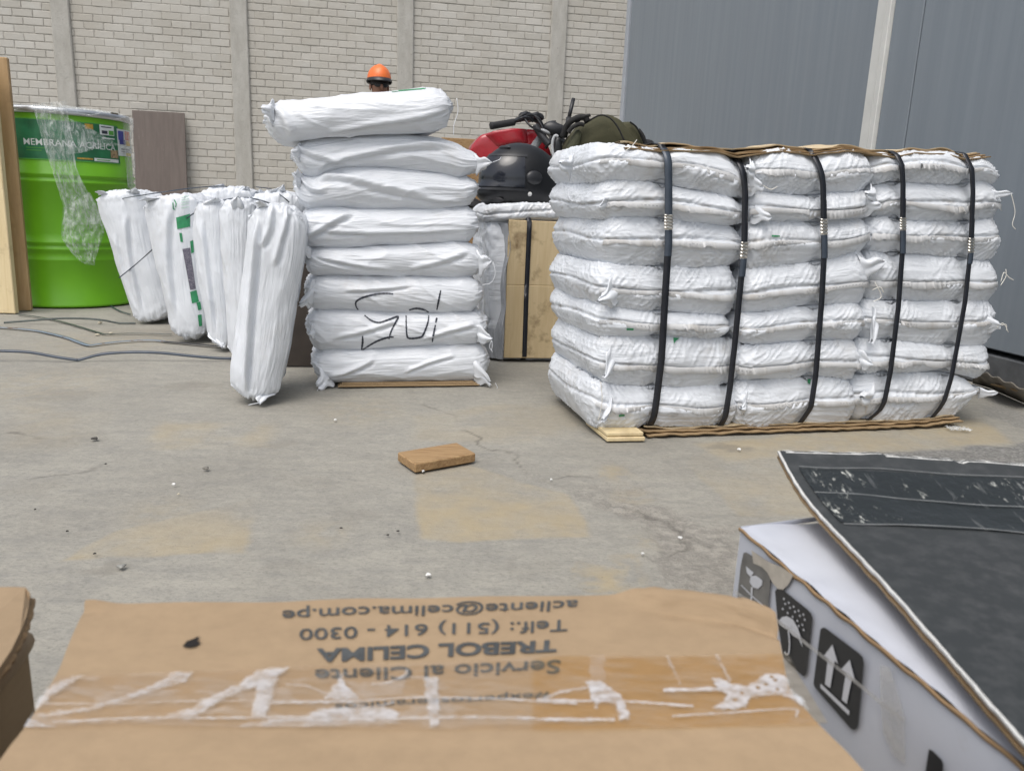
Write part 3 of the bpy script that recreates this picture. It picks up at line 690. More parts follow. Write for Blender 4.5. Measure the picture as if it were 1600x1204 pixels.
# corner ears and loose threads that show
for (c, r, root, tip) in [(0, 0, ((900, 240), (896, 275)), (868, 258)), (0, 1, ((955, 305), (950, 330)), (926, 323)), (0, 3, ((965, 432), (972, 478)), (926, 474)), 
                          (0, 5, ((955, 540), (968, 575)), (936, 590)), (0, 6, ((960, 612), (955, 650)), (938, 655)), (0, 0, ((1170, 262), (1172, 300)), (1194, 292)), (1, 0, ((1180, 248), (1184, 290)), (1163, 262)),
                          (1, 3, ((1345, 400), (1350, 440)), (1382, 408)), (2, 6, ((1538, 607), (1538, 622)), (1556, 612)), (2, 1, ((1556, 296), (1556, 312)), (1579, 302)), 
                          (0, 1, ((1185, 318), (1180, 345)), (1206, 340)), (1, 1, ((1352, 308), (1356, 335)), (1376, 318)), (2, 1, ((1372, 290), (1376, 320)), (1345, 302)),
                          (2, 4, ((1370, 480), (1378, 520)), (1352, 536)), (1, 5, ((1345, 545), (1346, 580)), (1358, 570)), (2, 6, ((1372, 600), (1362, 640)), (1336, 622)), (1, 6, ((1172, 610), (1168, 650)), (1150, 640)), (2, 4, ((1540, 490), (1545, 520)), (1562, 505))]:
    ear(B_(c, r), root, tip, c * 31 + r * 7 + int(tip[0]))
for (c, r, pts) in [(2, 3, [(1558, 440), (1563, 425), (1570, 432), (1578, 437)]), (2, 3, [(1558, 445), (1566, 431), (1566, 420)]), (2, 4, [(1552, 510), (1562, 504), (1570, 518)]), (2, 4, [(1555, 508), (1566, 506), (1567, 515)]),
                    (2, 1, [(1574, 302), (1580, 330), (1576, 350), (1581, 358)]), (0, 0, [(1188, 290), (1200, 296), (1210, 292)]), (0, 0, [(975, 236), (985, 228), (992, 219)]), (1, 3, [(1362, 440), (1372, 462), (1360, 470)]),
                    (0, 6, [(936, 595), (938, 625), (932, 655)]), (1, 3, [(1358, 452), (1370, 448), (1376, 456)])]:
    thread(B_(c, r), pts)
for (c, r, quad) in [(0, 0, [(1076, 230), (1084, 229), (1083, 233), (1080, 235)]), (0, 5, [(1052, 527), (1062, 528), (1056, 532), (1053, 537)]), (0, 4, [(979, 513), (990, 513), (990, 516), (979, 516)]), (0, 6, [(967, 648), (976, 647), (976, 650), (967, 651)]),
                     (1, 3, [(1353, 424), (1362, 419), (1361, 422), (1353, 427)]), (1, 2, [(1206, 367), (1219, 368), (1219, 370), (1206, 370)]), (1, 6, [(1262, 592), (1267, 592), (1266, 600), (1262, 598)])]:
    S = B_(c, r); decal_poly(S, bvh_of(S), quad, M_green, 'green_print', 4, 4, .0045)

# cardboard sheets over and under the bale, the straps, the offcut under it
def envelope(k, extra=.0045):
    """front profile of the bale under strap k: (u, v, w), pulled taut"""
    q = np.array([BF.uw(*p) for p in STR[k]])[::-1]; ws = np.linspace(q[0, 1], q[-1, 1], 60); us = np.interp(ws, q[:, 1], q[:, 0]); vs = np.full(60, .12)
    for S in BALE:
        m = S.vv < S.D * .5; U_ = (S.P - BF.O) @ BF.U; Vv = (S.P - BF.O) @ BF.V; Ww = S.P[..., 2]
        m &= (U_ > us.min() - .03) & (U_ < us.max() + .03); 
        uu, vv_, ww = U_[m], Vv[m], Ww[m]
        for i in range(60):
            s = (np.abs(ww - ws[i]) < .008) & (np.abs(uu - us[i]) < .014)
            if s.any(): vs[i] = min(vs[i], vv_[s].min())
    pts = list(zip(ws, vs)); hull = []
    for p in pts:
        while len(hull) > 1 and (hull[-1][0] - hull[-2][0]) * (p[1] - hull[-2][1]) - (hull[-1][1] - hull[-2][1]) * (p[0] - hull[-2][0]) < 0: hull.pop()
        hull.append(p)
    hull = np.array(hull); vs2 = np.interp(ws, hull[:, 0], hull[:, 1]); vs = np.minimum(vs, vs2) - extra
    return us, vs, ws
ENV = [envelope(k) for k in range(5)]
topw = [BF.uw(*p) for p in [(868, 256), (905, 228), (940, 219), (985, 221), (1040, 226), (1085, 225), (1130, 229), (1160, 236), (1190, 231), (1232, 226), (1278, 234), (1300, 230), (1330, 226), (1370, 232), (1406, 236), (1440, 231), (1490, 232), (1520, 240), (1553, 236)]]
topw = np.array(topw)
def card_sheet(name, label, zfun, u0, u1, v0, v1, layers, mat, seed, grp):
    root = empty(name); setp(root, label, 'cardboard', grp)
    for k in range(layers):
        us = np.linspace(u0 + .012 * math.sin(seed + k * 2), u1 - .01 * math.cos(seed + k), 150); vs = np.linspace(v0 + .012 * k * (1 if zfun(0, 0) < .1 else 1), v1, 30)
        Uu, Vv = np.meshgrid(us, vs, indexing='ij'); z = zfun(Uu, Vv)
        j = .006 * pn(Uu / .03, Uu * 0 + k, seed + k); Vv = Vv + j * (Vv < v0 + .03)
        off = k * (.0048 + .003 * np.clip(pn(Uu / .09, Vv / .3 + k, seed + 5), -.3, 1))
        z = z + off + (np.clip(1 - (Vv - v0) / .06, 0, 1) * (.004 * pn(Uu / .05, Uu * 0 + k * 1.7, seed + 20) + .0022 * k) if zfun(0, 0) < .1 else 0)
        P = BF.O + Uu[..., None] * BF.U + Vv[..., None] * BF.V + z[..., None] * UP
        t = .0035; Q = np.concatenate([P, (P - UP * t)[:, ::-1], P[:, :1]], 1)
        o = link('cardboard_layer', gridmesh('cardboard_layer', Q), mat if k != layers - 1 else M_cardpale, root)
def ztop(U_, V_):
    z = np.interp(U_, topw[:, 0], topw[:, 1]); return z - .012 - .0 * V_ + .003 * pn(np.asarray(U_) / .07, np.asarray(V_) / .07, 3)
card_sheet('cardboard_sheet', 'layered brown cardboard lying on top of the strapped bale, creased under the straps', ztop, topw[3, 0] - .0, topw[-1, 0], .012, .43, 4, M_card, 4, 'cardboard sheets of the strapped bale')
botw = np.array([BF.uw(*p) for p in [(930, 684), (1000, 676), (1018, 682), (1050, 681), (1090, 683), (1130, 678), (1190, 680), (1254, 671), (1300, 675), (1362, 668), (1420, 668), (1460, 662), (1495, 658)]])
def zbot(U_, V_): return np.maximum(np.interp(U_, botw[:, 0], botw[:, 1]) * np.clip(1 - np.asarray(V_) * 4, .1, 1), .002) + .004
card_sheet('cardboard_sheet', 'brown cardboard folded under the bottom of the strapped bale on the floor', zbot, botw[1, 0] + .01, botw[-1, 0], -.012, .42, 3, M_card, 9, 'cardboard sheets of the strapped bale')
SEAL = [(335, 359, 400), (378, 404, 432), (342, 367, 403), (340, 360, 396), (372, 395, 412)]
SW = [.0185, .0165, .0165, .0155, .0150]
SNAME = ['leftmost strap of the bale, with the silver seal above a grey overlap', 'second strap from the left, its seal lowest of all, crossing the bale', 'middle strap crossing the bale over the middle column of sacks', 'fourth strap from the left, left one over the right column of sacks', 'rightmost strap crossing the bale over the right column of sacks']
for k in range(5):
    root = empty('packing_strap'); setp(root, 'black ' + SNAME[k], 'strap', 'straps round the bale')
    us, vs, ws = ENV[k]; wd = SW[k]
    us, vs, ws = us[::-1], vs[::-1], ws[::-1]
    c = [np.array([us[i], vs[i], ws[i]]) for i in range(len(us))]
    ut, ub = us[0], us[-1]
    zt = float(ztop(ut, .1)) + .02
    loop = [np.array([ut, .47, zt - .01]), np.array([ut, .3, zt]), np.array([ut, .07, zt - .001]), np.array([ut, .035, zt - .006])] + c + [np.array([ub, vs[-1] + .012, .004]), np.array([ub, .1, .002]), np.array([ub, .47, .002])] + [np.array([ut, .48, zt * .5]), np.array([ut, .47, zt - .01])]
    loop = np.array(loop); W3 = BF.O + loop[:, :1] * BF.U + loop[:, 1:2] * BF.V + loop[:, 2:] * UP
    W3[:, 2] = np.maximum(W3[:, 2], .0005)
    tw = np.zeros((len(loop), 1)); 
    strip('band', W3 - BF.U * wd / 2, W3 + BF.U * wd / 2, M_strap, root, .0012)
    q = np.array([topx(BF.pt(*p)) for p in c])
    def seg(y0, y1, lift, wf, th, name, mat):
        m = np.where((q[:, 1] > y0) & (q[:, 1] < y1))[0]
        yy = np.linspace(y0, y1, 24); cc = np.array([[np.interp(y, q[:, 1], np.array(c)[:, i]) for i in range(3)] for y in yy])
        p = BF.O + cc[:, :1] * BF.U + (cc[:, 1:2] - lift) * BF.V + cc[:, 2:] * UP
        return strip(name, p - BF.U * wd * wf / 2, p + BF.U * wd * wf / 2, mat, root, th)
    y0, y1, y2 = SEAL[k]
    seg(232 if k < 1 else y0 - 30, y2, .0016, 1.02 if k < 1 else 1.0, .0012, 'strap_overlap', M_strapgrey if k < 1 else M_strap)
    if k >= 1: seg(y1, y2, .003, 1.05, .001, 'strap_overlap', M_strapgrey)
    # crimped seal
    n = 40; yy = np.linspace(y0, y1, n); cc = np.array([[np.interp(y, q[:, 1], np.array(c)[:, i]) for i in range(3)] for y in yy]); xs = np.linspace(-.62, .62, 11) * wd
    P = np.zeros((n, 11, 3))
    for i in range(n):
        for j in range(11): P[i, j] = BF.pt(cc[i, 0] + xs[j], cc[i, 1] - .0045 - .0016 * math.sin(i / n * 2 * math.pi * 5) * (1 if abs(j - 5) > 1 else .2) + .003 * (abs(j - 5) == 5), cc[i, 2])
    link('seal', gridmesh('seal', P), M_seal, root)
o_ = MB(); a_ = PZ(948, 690); o_.bbox(a_, PZ(1008, 689) - a_, BF.V * .16, UP * .011, .002); o_.bbox(a_ + UP * .0125 + BF.V * .004, (PZ(1006, 689) - a_), BF.V * .16, UP * .010, .002)
setp(o_.build('wood_offcut', M_plank), 'pale wood offcut lying under the lower left corner of the bale', 'wood scrap')
# ------------------------------------------------------------------ middle stack of eight long sacks
KO = PZ(494, 606); KF = Frame(KO, PZ(735, 603) - KO)
KB = [None,
      [(454, 234), (465, 221), (502, 215), (565, 210), (627, 208), (685, 212), (715, 221), (745, 236), (763, 251)],
      [(456, 250), (477, 271), (495, 275), (510, 266), (540, 261), (590, 261), (640, 264), (690, 270), (722, 276), (752, 270)],
      [(461, 312), (472, 326), (515, 324), (590, 325), (677, 326), (740, 322), (752, 318)],
      [(463, 372), (476, 386), (507, 388), (575, 386), (642, 381), (687, 379), (741, 378), (752, 382)],
      [(474, 424), (485, 432), (530, 432), (642, 433), (710, 435), (753, 436), (762, 430)],
      [(476, 480), (483, 486), (552, 487), (620, 489), (687, 490), (746, 488), (757, 484)],
      [(484, 540), (494, 550), (552, 549), (620, 544), (687, 541), (753, 540), (763, 532)],
      [(489, 596), (496, 603), (530, 602), (597, 600), (665, 597), (732, 598), (762, 596)]]
SPAN = [None, (455, 764), (459, 752), (466, 752), (473, 764), (477, 759), (480, 765), (488, 768)]
FOLD = {1: [(.12, -.7, .85, .75, .010, .010), (.02, .6, .3, -.8, .008, .008)], 2: [(.10, .9, .75, -.3, .010, .010), (.35, .1, .95, -.7, .008, .007), (.0, .8, .2, -.2, .007, .008)], 3: [(.05, -.6, .3, .8, .008, .009), (.1, -.1, .9, -.3, .007, .006)],
        4: [(.05, .5, .5, -.6, .007, .006), (.55, -.5, .9, .6, .008, .007)], 5: [(.2, .2, .6, .6, .006, .006)], 6: [(.15, -.3, .5, .6, .007, .007), (.6, -.6, .92, .3, .008, .008), (.15, .8, .12, -.8, .006, .007)], 7: [(.1, -.5, .35, .5, .008, .008), (.5, -.4, .8, .5, .006, .006)]}
KL = ['second from the top of the loose stack, drooping at its right end', 'third from the top of the loose stack, beside the black helmet', 'fourth from the top of the loose stack, its left end puckered', 'fifth from the top of the loose stack, loose string at its right end', 'with the upper half of the black scrawl, third from the bottom', 'with the lower half of the black scrawl, second from the bottom', 'at the bottom of the loose stack, right corner pointing out']
STK = {}
for r in range(1, 8):
    A, B = np.array(KB[r], float), np.array(KB[r + 1], float); x0, x1 = SPAN[r]
    xs = np.linspace(x0, x1, 30); e = 3.0
    a = np.interp(xs, A[:, 0], A[:, 1]); b = np.interp(xs, B[:, 0], B[:, 1]); mid = (a + b) / 2; hh = (b - a) / 2
    s = np.linspace(0, 1, 30); cl = np.minimum(1, .60 + .40 * np.clip(np.minimum(s / .05, (1 - s) / (.16 if r in (1, 4) else .07)), 0, 1) ** .6)
    lift = 0
    S = sack('long_sack', KF, list(zip(xs, mid - hh * cl)), list(zip(xs, mid + hh * cl)), .36, bulge=.034, p=8, pe=.72, lens=2.5, kind='roll', seed=100 + r, mat=M_roll, folds=FOLD[r], nq=52, sm=2)
    setp(S.o, 'white sack ' + KL[r - 1], 'sack', 'loose stack of long sacks'); STK[r] = S
A = [(411, 168), (418, 160), (435, 157), (502, 150), (565, 142), (615, 140), (652, 137), (682, 134), (700, 139), (711, 152)]
B = [(412, 195), (422, 211), (450, 219), (472, 218), (510, 212), (590, 208), (665, 206), (690, 199), (703, 190), (712, 172)]
S = sack('long_sack', KF.shift(-.035), A, B, .36, bulge=.04, p=7, pe=.7, lens=2.3, kind='roll', seed=131, mat=M_roll, nq=52, sm=3, amp=1.0, folds=[(.05, .9, .16, -.9, .007, .009), (.3, -.9, .95, -.2, .008, .008)])
setp(S.o, 'long white woven sack lying tilted on top of the loose stack below the orange helmet', 'sack', 'loose stack of long sacks'); STK[0] = S
for (r, root, tip) in [(1, ((742, 240), (745, 268)), (770, 255)), (4, ((745, 390), (750, 428)), (769, 409)), (6, ((744, 505), (748, 538)), (769, 530)), (7, ((738, 555), (742, 596)), (773, 596)),
                       (5, ((492, 440), (488, 480)), (467, 474)), (7, ((498, 570), (520, 598)), (497, 606)), (2, ((470, 268), (470, 300)), (454, 272)), (3, ((478, 340), (480, 375)), (460, 366)), (4, ((486, 388), (486, 408)), (470, 386)), (1, ((470, 225), (470, 250)), (454, 236)),
                       (6, ((492, 505), (494, 530)), (480, 522)), (0, ((428, 160), (428, 195)), (408, 166))]:
    ear(STK[r], root, tip, r * 17 + int(tip[0]), mat=M_roll)
for (r, pts) in [(0, [(712, 155), (714, 175), (708, 195), (707, 212)]), (4, [(768, 410), (772, 425), (766, 440), (752, 444)]), (4, [(768, 408), (771, 415), (770, 422)]), (6, [(766, 530), (763, 540), (768, 548)]), (6, [(767, 531), (767, 540), (766, 546)]),
                 (7, [(772, 596), (775, 602), (774, 606)]), (7, [(497, 606), (494, 612), (498, 618)]), (1, [(456, 236), (460, 248), (463, 253)]), (1, [(768, 254), (778, 250), (781, 246)])]:
    thread(STK[r], pts, -.02, mat=M_roll)
b5, b6, b0 = bvh_of(STK[5]), bvh_of(STK[6]), bvh_of(STK[0])
z4 = lambda *p: [(440 + x / 4.444, 360 + y / 4.444) for x, y in p]
for S_, b_, L in [(STK[5], b5, z4((775, 440), (720, 436), (640, 445), (560, 468), (518, 495), (518, 530), (540, 560))), (STK[6], b6, z4((575, 588), (625, 625), (680, 638), (745, 618), (808, 598), (790, 640), (760, 700), (745, 755))),
                  (STK[6], b6, z4((778, 740), (740, 742), (660, 770), (555, 832))), (STK[6], b6, z4((562, 732), (562, 780), (555, 832))),
                  (STK[5], b5, z4((885, 553), (935, 542), (985, 550), (1022, 568))), (STK[6], b6, z4((1022, 590), (1015, 640), (985, 720), (960, 742), (885, 748), (868, 710), (864, 590))), (STK[5], b5, z4((1105, 415), (1090, 490), (1078, 552))), (STK[6], b6, z4((1078, 606), (1070, 640))), (STK[6], b6, z4((1068, 655), (1055, 720), (1046, 776)))]:
    decal_line(S_, b_, L, 3.0, M_mark, 'scrawled_mark', .0018)
decal_poly(STK[0], b0, [(612, 141), (665, 136), (665, 139), (612, 144)], M_green, 'green_print', 10, 3, .002)
us_ = [KF.uw(x, 606) for x in (528, 750)]
mb = MB()
for k in range(3):
    mb.bbox(KF.pt(us_[0][0] + .006 * k, .004 + .003 * k, .0006 + .0042 * k), KF.U * (us_[1][0] - us_[0][0] - .015 * k), KF.V * .34, UP * .0038, .001)
setp(mb.build('cardboard_sheet', M_card), 'flat brown cardboard under the bottom sack of the loose stack', 'cardboard')

# ------------------------------------------------------------------ sacks standing on end at the left
z2 = lambda *p: [(x / 3.169, 260 + y / 3.169) for x, y in p]
def standing(base, A, B, depth, label, seed, bulge=.034, folds=None, amp=1.0, U=RT, p=13, pe=.75, mat=None):
    fr = Frame(PZ(*base), U).shift(-bulge * .8)
    A, B = np.array(A, float), np.array(B, float); A[:, 0] -= 3; B[:, 0] += 4
    S = sack('standing_sack', fr, list(A), list(B), depth, bulge=bulge, p=p, pe=pe, lens=3.0, kind='stand', seed=seed, mat=mat or M_stand, folds=folds, nq=60, amp=amp, sm=4)
    setp(S.o, label, 'sack', 'sacks standing on end at the left'); return S
rt2 = lambda a: np.array([math.cos(YAW + a), math.sin(YAW + a), 0])
SA = standing((235, 505), z2((462, 122), (482, 220), (540, 400), (600, 580), (640, 700), (665, 782)), z2((690, 118), (712, 250), (740, 420), (785, 600), (812, 700), (815, 752)), .30, 'white sack standing on end beside the green drum, its lower end bent right', 201, U=rt2(-.12), folds=[(.15, -.2, .95, .35, .010, .010), (.3, .5, .9, .7, .008, .006)])
SB = standing((292, 534), z2((690, 160), (715, 270), (742, 400), (790, 600), (830, 780), (862, 852)), z2((952, 128), (950, 250), (958, 400), (975, 600), (1000, 790), (985, 858)), .30, 'white sack standing on end with green printing down its right edge', 202, U=rt2(-.15), folds=[(.05, -.1, .85, .5, .012, .010)])
SC = standing((345, 547), z2((955, 175), (952, 300), (962, 450), (990, 640), (1022, 840), (1062, 895)), z2((1105, 165), (1108, 400), (1118, 600), (1128, 800), (1120, 905)), .28, 'narrow white sack standing on end right of the green printed one, bottom corner folded', 203, U=rt2(-.1), folds=[(.1, .4, .9, .3, .010, .008)])
SD = standing((372, 563), z2((1088, 172), (1092, 300), (1098, 500), (1120, 700), (1135, 950)), z2((1262, 160), (1255, 320), (1250, 500), (1260, 700), (1270, 950)), .28, 'white sack standing on end just behind the ridged one, its top gathered', 204, U=rt2(.0))
SE = standing((402, 630), z2((1240, 188), (1228, 300), (1205, 500), (1172, 800), (1142, 1000), (1141, 1085), (1185, 1150)), z2((1472, 205), (1494, 310), (1490, 430), (1440, 700), (1402, 950), (1365, 1120), (1300, 1165)), .26, 'big white sack with long vertical ridges standing nearest, beside the loose stack', 205, bulge=.036, U=rt2(.05), folds=[(.04, .62, .99, .22, .0065, .017), (.02, -.5, .30, -.1, .008, .009), (.0, .1, .22, .5, .008, .008)], amp=1.0)
for (S_, root, tip, nm) in [(SE, ((400, 612), (425, 618)), (404, 633), 'corner_ear'), (SE, ((400, 324), (425, 326)), (404, 312), 'corner_ear'), (SC, ((322, 520), (350, 530)), (350, 548), 'corner_ear'), (SC, ((305, 322), (335, 318)), (345, 305), 'corner_ear'), (SD, ((352, 330), (388, 335)), (372, 306), 'corner_ear'), (SA, ((150, 305), (170, 303)), (153, 296), 'corner_ear'), (SA, ((195, 302), (215, 302)), (212, 294), 'corner_ear'), (SB, ((225, 315), (255, 308)), (216, 312), 'corner_ear')]:
    ear(S_, root, tip, int(tip[0]), -.004, nm, M_stand)
thread(SE, [(405, 628), (398, 629), (389, 631)], -.01, mat=M_stand)
SF = standing((345, 520), [(302, 296), (306, 400), (312, 500)], [(392, 291), (392, 400), (390, 500)], .3, 'white sack standing at the back behind the green printed sack, only its crumpled top showing', 206)
SG = standing((430, 556), [(385, 300), (388, 420), (392, 545)], [(470, 300), (472, 420), (474, 545)], .3, 'white sack standing at the back behind the ridged sack, only its crumpled top showing', 207)
for (S_, root, tip) in [(SF, ((315, 300), (350, 300)), (345, 283)), (SG, ((410, 306), (445, 306)), (440, 284)), (SG, ((385, 308), (415, 306)), (402, 291)), (SF, ((350, 302), (385, 304)), (385, 291))]:
    ear(S_, root, tip, int(tip[0]) + 3, .03, 'corner_ear', M_stand)
bB = bvh_of(SB)
for q in ([(275, 340), (297, 334), (297, 354), (277, 358)], [(280, 364), (284, 364), (286, 378), (282, 378)], [(297, 377), (302, 375), (303, 394), (299, 396)], [(297, 456), (307, 453), (311, 471), (300, 474)], [(307, 473), (313, 471), (315, 483), (310, 485)], [(309, 492), (315, 491), (316, 509), (311, 510)]):
    decal_poly(SB, bB, q, M_green, 'green_print', 8, 8, .0022)
m_photo = NT('printed_picture'); n_ = m_photo.noise(m_photo.n('TexCoord').outputs['Object'], 160, 4, .7, 1.5); m_photo.set(m_photo.b, 'Base Color', m_photo.ramp(n_, [(.35, (.05, .05, .075)), (.55, (.16, .15, .19)), (.7, (.33, .31, .33))]))
decal_poly(SB, bB, [(285, 389), (297, 387), (306, 451), (297, 453)], m_photo.m, 'printed_picture', 5, 14, .0022)
for L in ([(272, 312), (275, 318), (274, 324)], [(270, 316), (271, 326), (274, 327)]): decal_line(SB, bB, L, 1.8, M_green, 'green_print', .002)
mg = simple('pale_green_print', (.45, .62, .52), .5)
for y in (308, 312, 316, 320, 325): decal_line(SB, bB, [(283, y), (288, y - .8), (295, y - 2)], 1.3, mg, 'small_print', .002)
# loose strapping lying over them
dep = lambda S_: float((ROT.T @ (S_.fr.O - CAM))[2] * -1)
tA, tB, tC, tD = dep(SA), dep(SB), dep(SC), dep(SD)
def wire(name, label, cat, pts, r, mat, grp=None, n=50, sq=None):
    mb = MB(); mb.tube(spline([PD(x, y, t) for x, y, t in pts], n), r, 6); o = mb.build(name, mat, None, True); return setp(o, label, cat, grp)
wire('strapping_end', 'thin grey strapping running diagonally across the standing sacks to the loose stack', 'strap', [(186, 434, tA - .09), (212, 413, tA - .09), (240, 388, tB + .0), (275, 354, tB - .03), (310, 329, tC - .03), (345, 314, tC - .03), (385, 309, tD - .04), (425, 319, tD - .06), (452, 335, tD - .05)], .0026, M_strapgrey, 'loose strapping over the standing sacks')
wire('strapping_end', 'thin grey strapping lying flat over the tops of the standing sacks, end bent down', 'strap', [(164, 331, tA - .05), (167, 319, tA - .05), (183, 312, tA - .05), (235, 303, tB - .03), (300, 294, tB + .02), (345, 291, tB + .1), (362, 294, tB + .2)], .0022, M_strapgrey, 'loose strapping over the standing sacks')
wire('strapping_end', 'short thin grey strapping curving over the back sacks down to the loose stack', 'strap', [(400, 292, tC), (425, 296, tC), (440, 306, tD - .05), (452, 316, tD - .05)], .002, M_strapgrey, 'loose strapping over the standing sacks')
mb = MB(); q = PZ(452, 572); q = q - RT * .03; mb.bbox(q, RT * .11, IN * .02, UP * .46, .003); setp(mb.build('shade_board', simple('gap_shade_black', (.045, .035, .028), .7, .3, 12)), 'added board, painted shade dark, filling the gap between ridged sack and loose stack', 'board')  # thin wood widened, its near-black colour standing in for the gap's shade

# ------------------------------------------------------------------ bale with a plywood front, behind
PO = PZ(787, 564); PF = Frame(PO, RT)
root = empty('plywood_fronted_bale'); setp(root, 'wrapped bale with a stained plywood front and one black strap, under the helmet', 'bale')
wP = .32; uT, wT = PF.uw(787, 343)
def plyp(u0, u1, w0, w1, v, th, m): mb = MB(); mb.bbox(PF.pt(u0, v, w0), PF.U * (u1 - u0), PF.V * th, UP * (w1 - w0), .002); return mb.build('plywood_panel', m, root)
wj = PF.uw(800, 445)[1]; us_ = PF.uw(836, 450)[0]
plyp(0, wP, .012, wj - .0006, 0, .012, M_ply); plyp(0, wP, wj, wT, .0006, .012, M_ply)
A_ = [(757, 327), (775, 320), (820, 317), (870, 318), (915, 321)]; B_2 = [(756, 347), (775, 346), (840, 344), (870, 345), (915, 346)]
St = sack('sack_layer', PF.shift(.004), A_, B_2, .5, .03, 7, .75, 'bale', 77, parent=root, sm=3)
A_ = [(759, 345), (800, 343), (915, 345)]; B_2 = [(766, 562), (800, 563), (915, 566)]
Sc = sack('sack_block', PF.shift(.016), A_, B_2, .5, .03, 9, .6, 'stand', 78, parent=root, sm=1)
t = NT('cloudy_wrap'); tc = t.n('TexCoord').outputs['Object']; n = t.noise(t.mapping(tc, (8, 8, 1.2)), 8, 5, .7)
t.set(t.b, 'Base Color', t.ramp(n, [(.3, (.30, .315, .34)), (.7, (.50, .52, .55))])); t.set(t.b, 'Roughness', .28); t.bump(n, .01, .9); M_wrap = t.m
P = []
for i in range(30):
    for_ = i / 29; r_ = []
    for j in range(50):
        k = j / 49; v = -.002 + .5 * for_; r_.append(PF.pt(-.004 - .055 * sstep(0, .12, for_) - .02 * pn(np.array([for_ * 5.]), np.array([k * 3.]), 5)[0] - .004 * pn(np.array([for_ * 22.]), np.array([k * 4.]), 8)[0], v, .006 + (wT - .02) * k))
    P.append(r_)
link('plastic_wrap', gridmesh('plastic_wrap', np.array(P)), M_wrap, root)
q0 = PF.uw(827, 345)[0]; wd = .017
pp = [PF.pt(q0 - .055, .5, wT + .055), PF.pt(q0 - .045, .22, wT + .062), PF.pt(q0 - .03, .08, wT + .05), PF.pt(q0 - .008, .02, wT + .022), PF.pt(q0, -.006, wT - .004), PF.pt(q0 + .0, -.004, wT * .5), PF.pt(q0 + .003, -.004, .02), PF.pt(q0 + .003, .02, .003), PF.pt(q0 + .003, .5, .003)]
pp = np.array(pp); pp2 = np.vstack([np.linspace(pp[i], pp[i + 1], 8) for i in range(len(pp) - 1)])
strip('strap', pp2 - PF.U * wd / 2, pp2 + PF.U * wd / 2, M_strap, root, .0012)
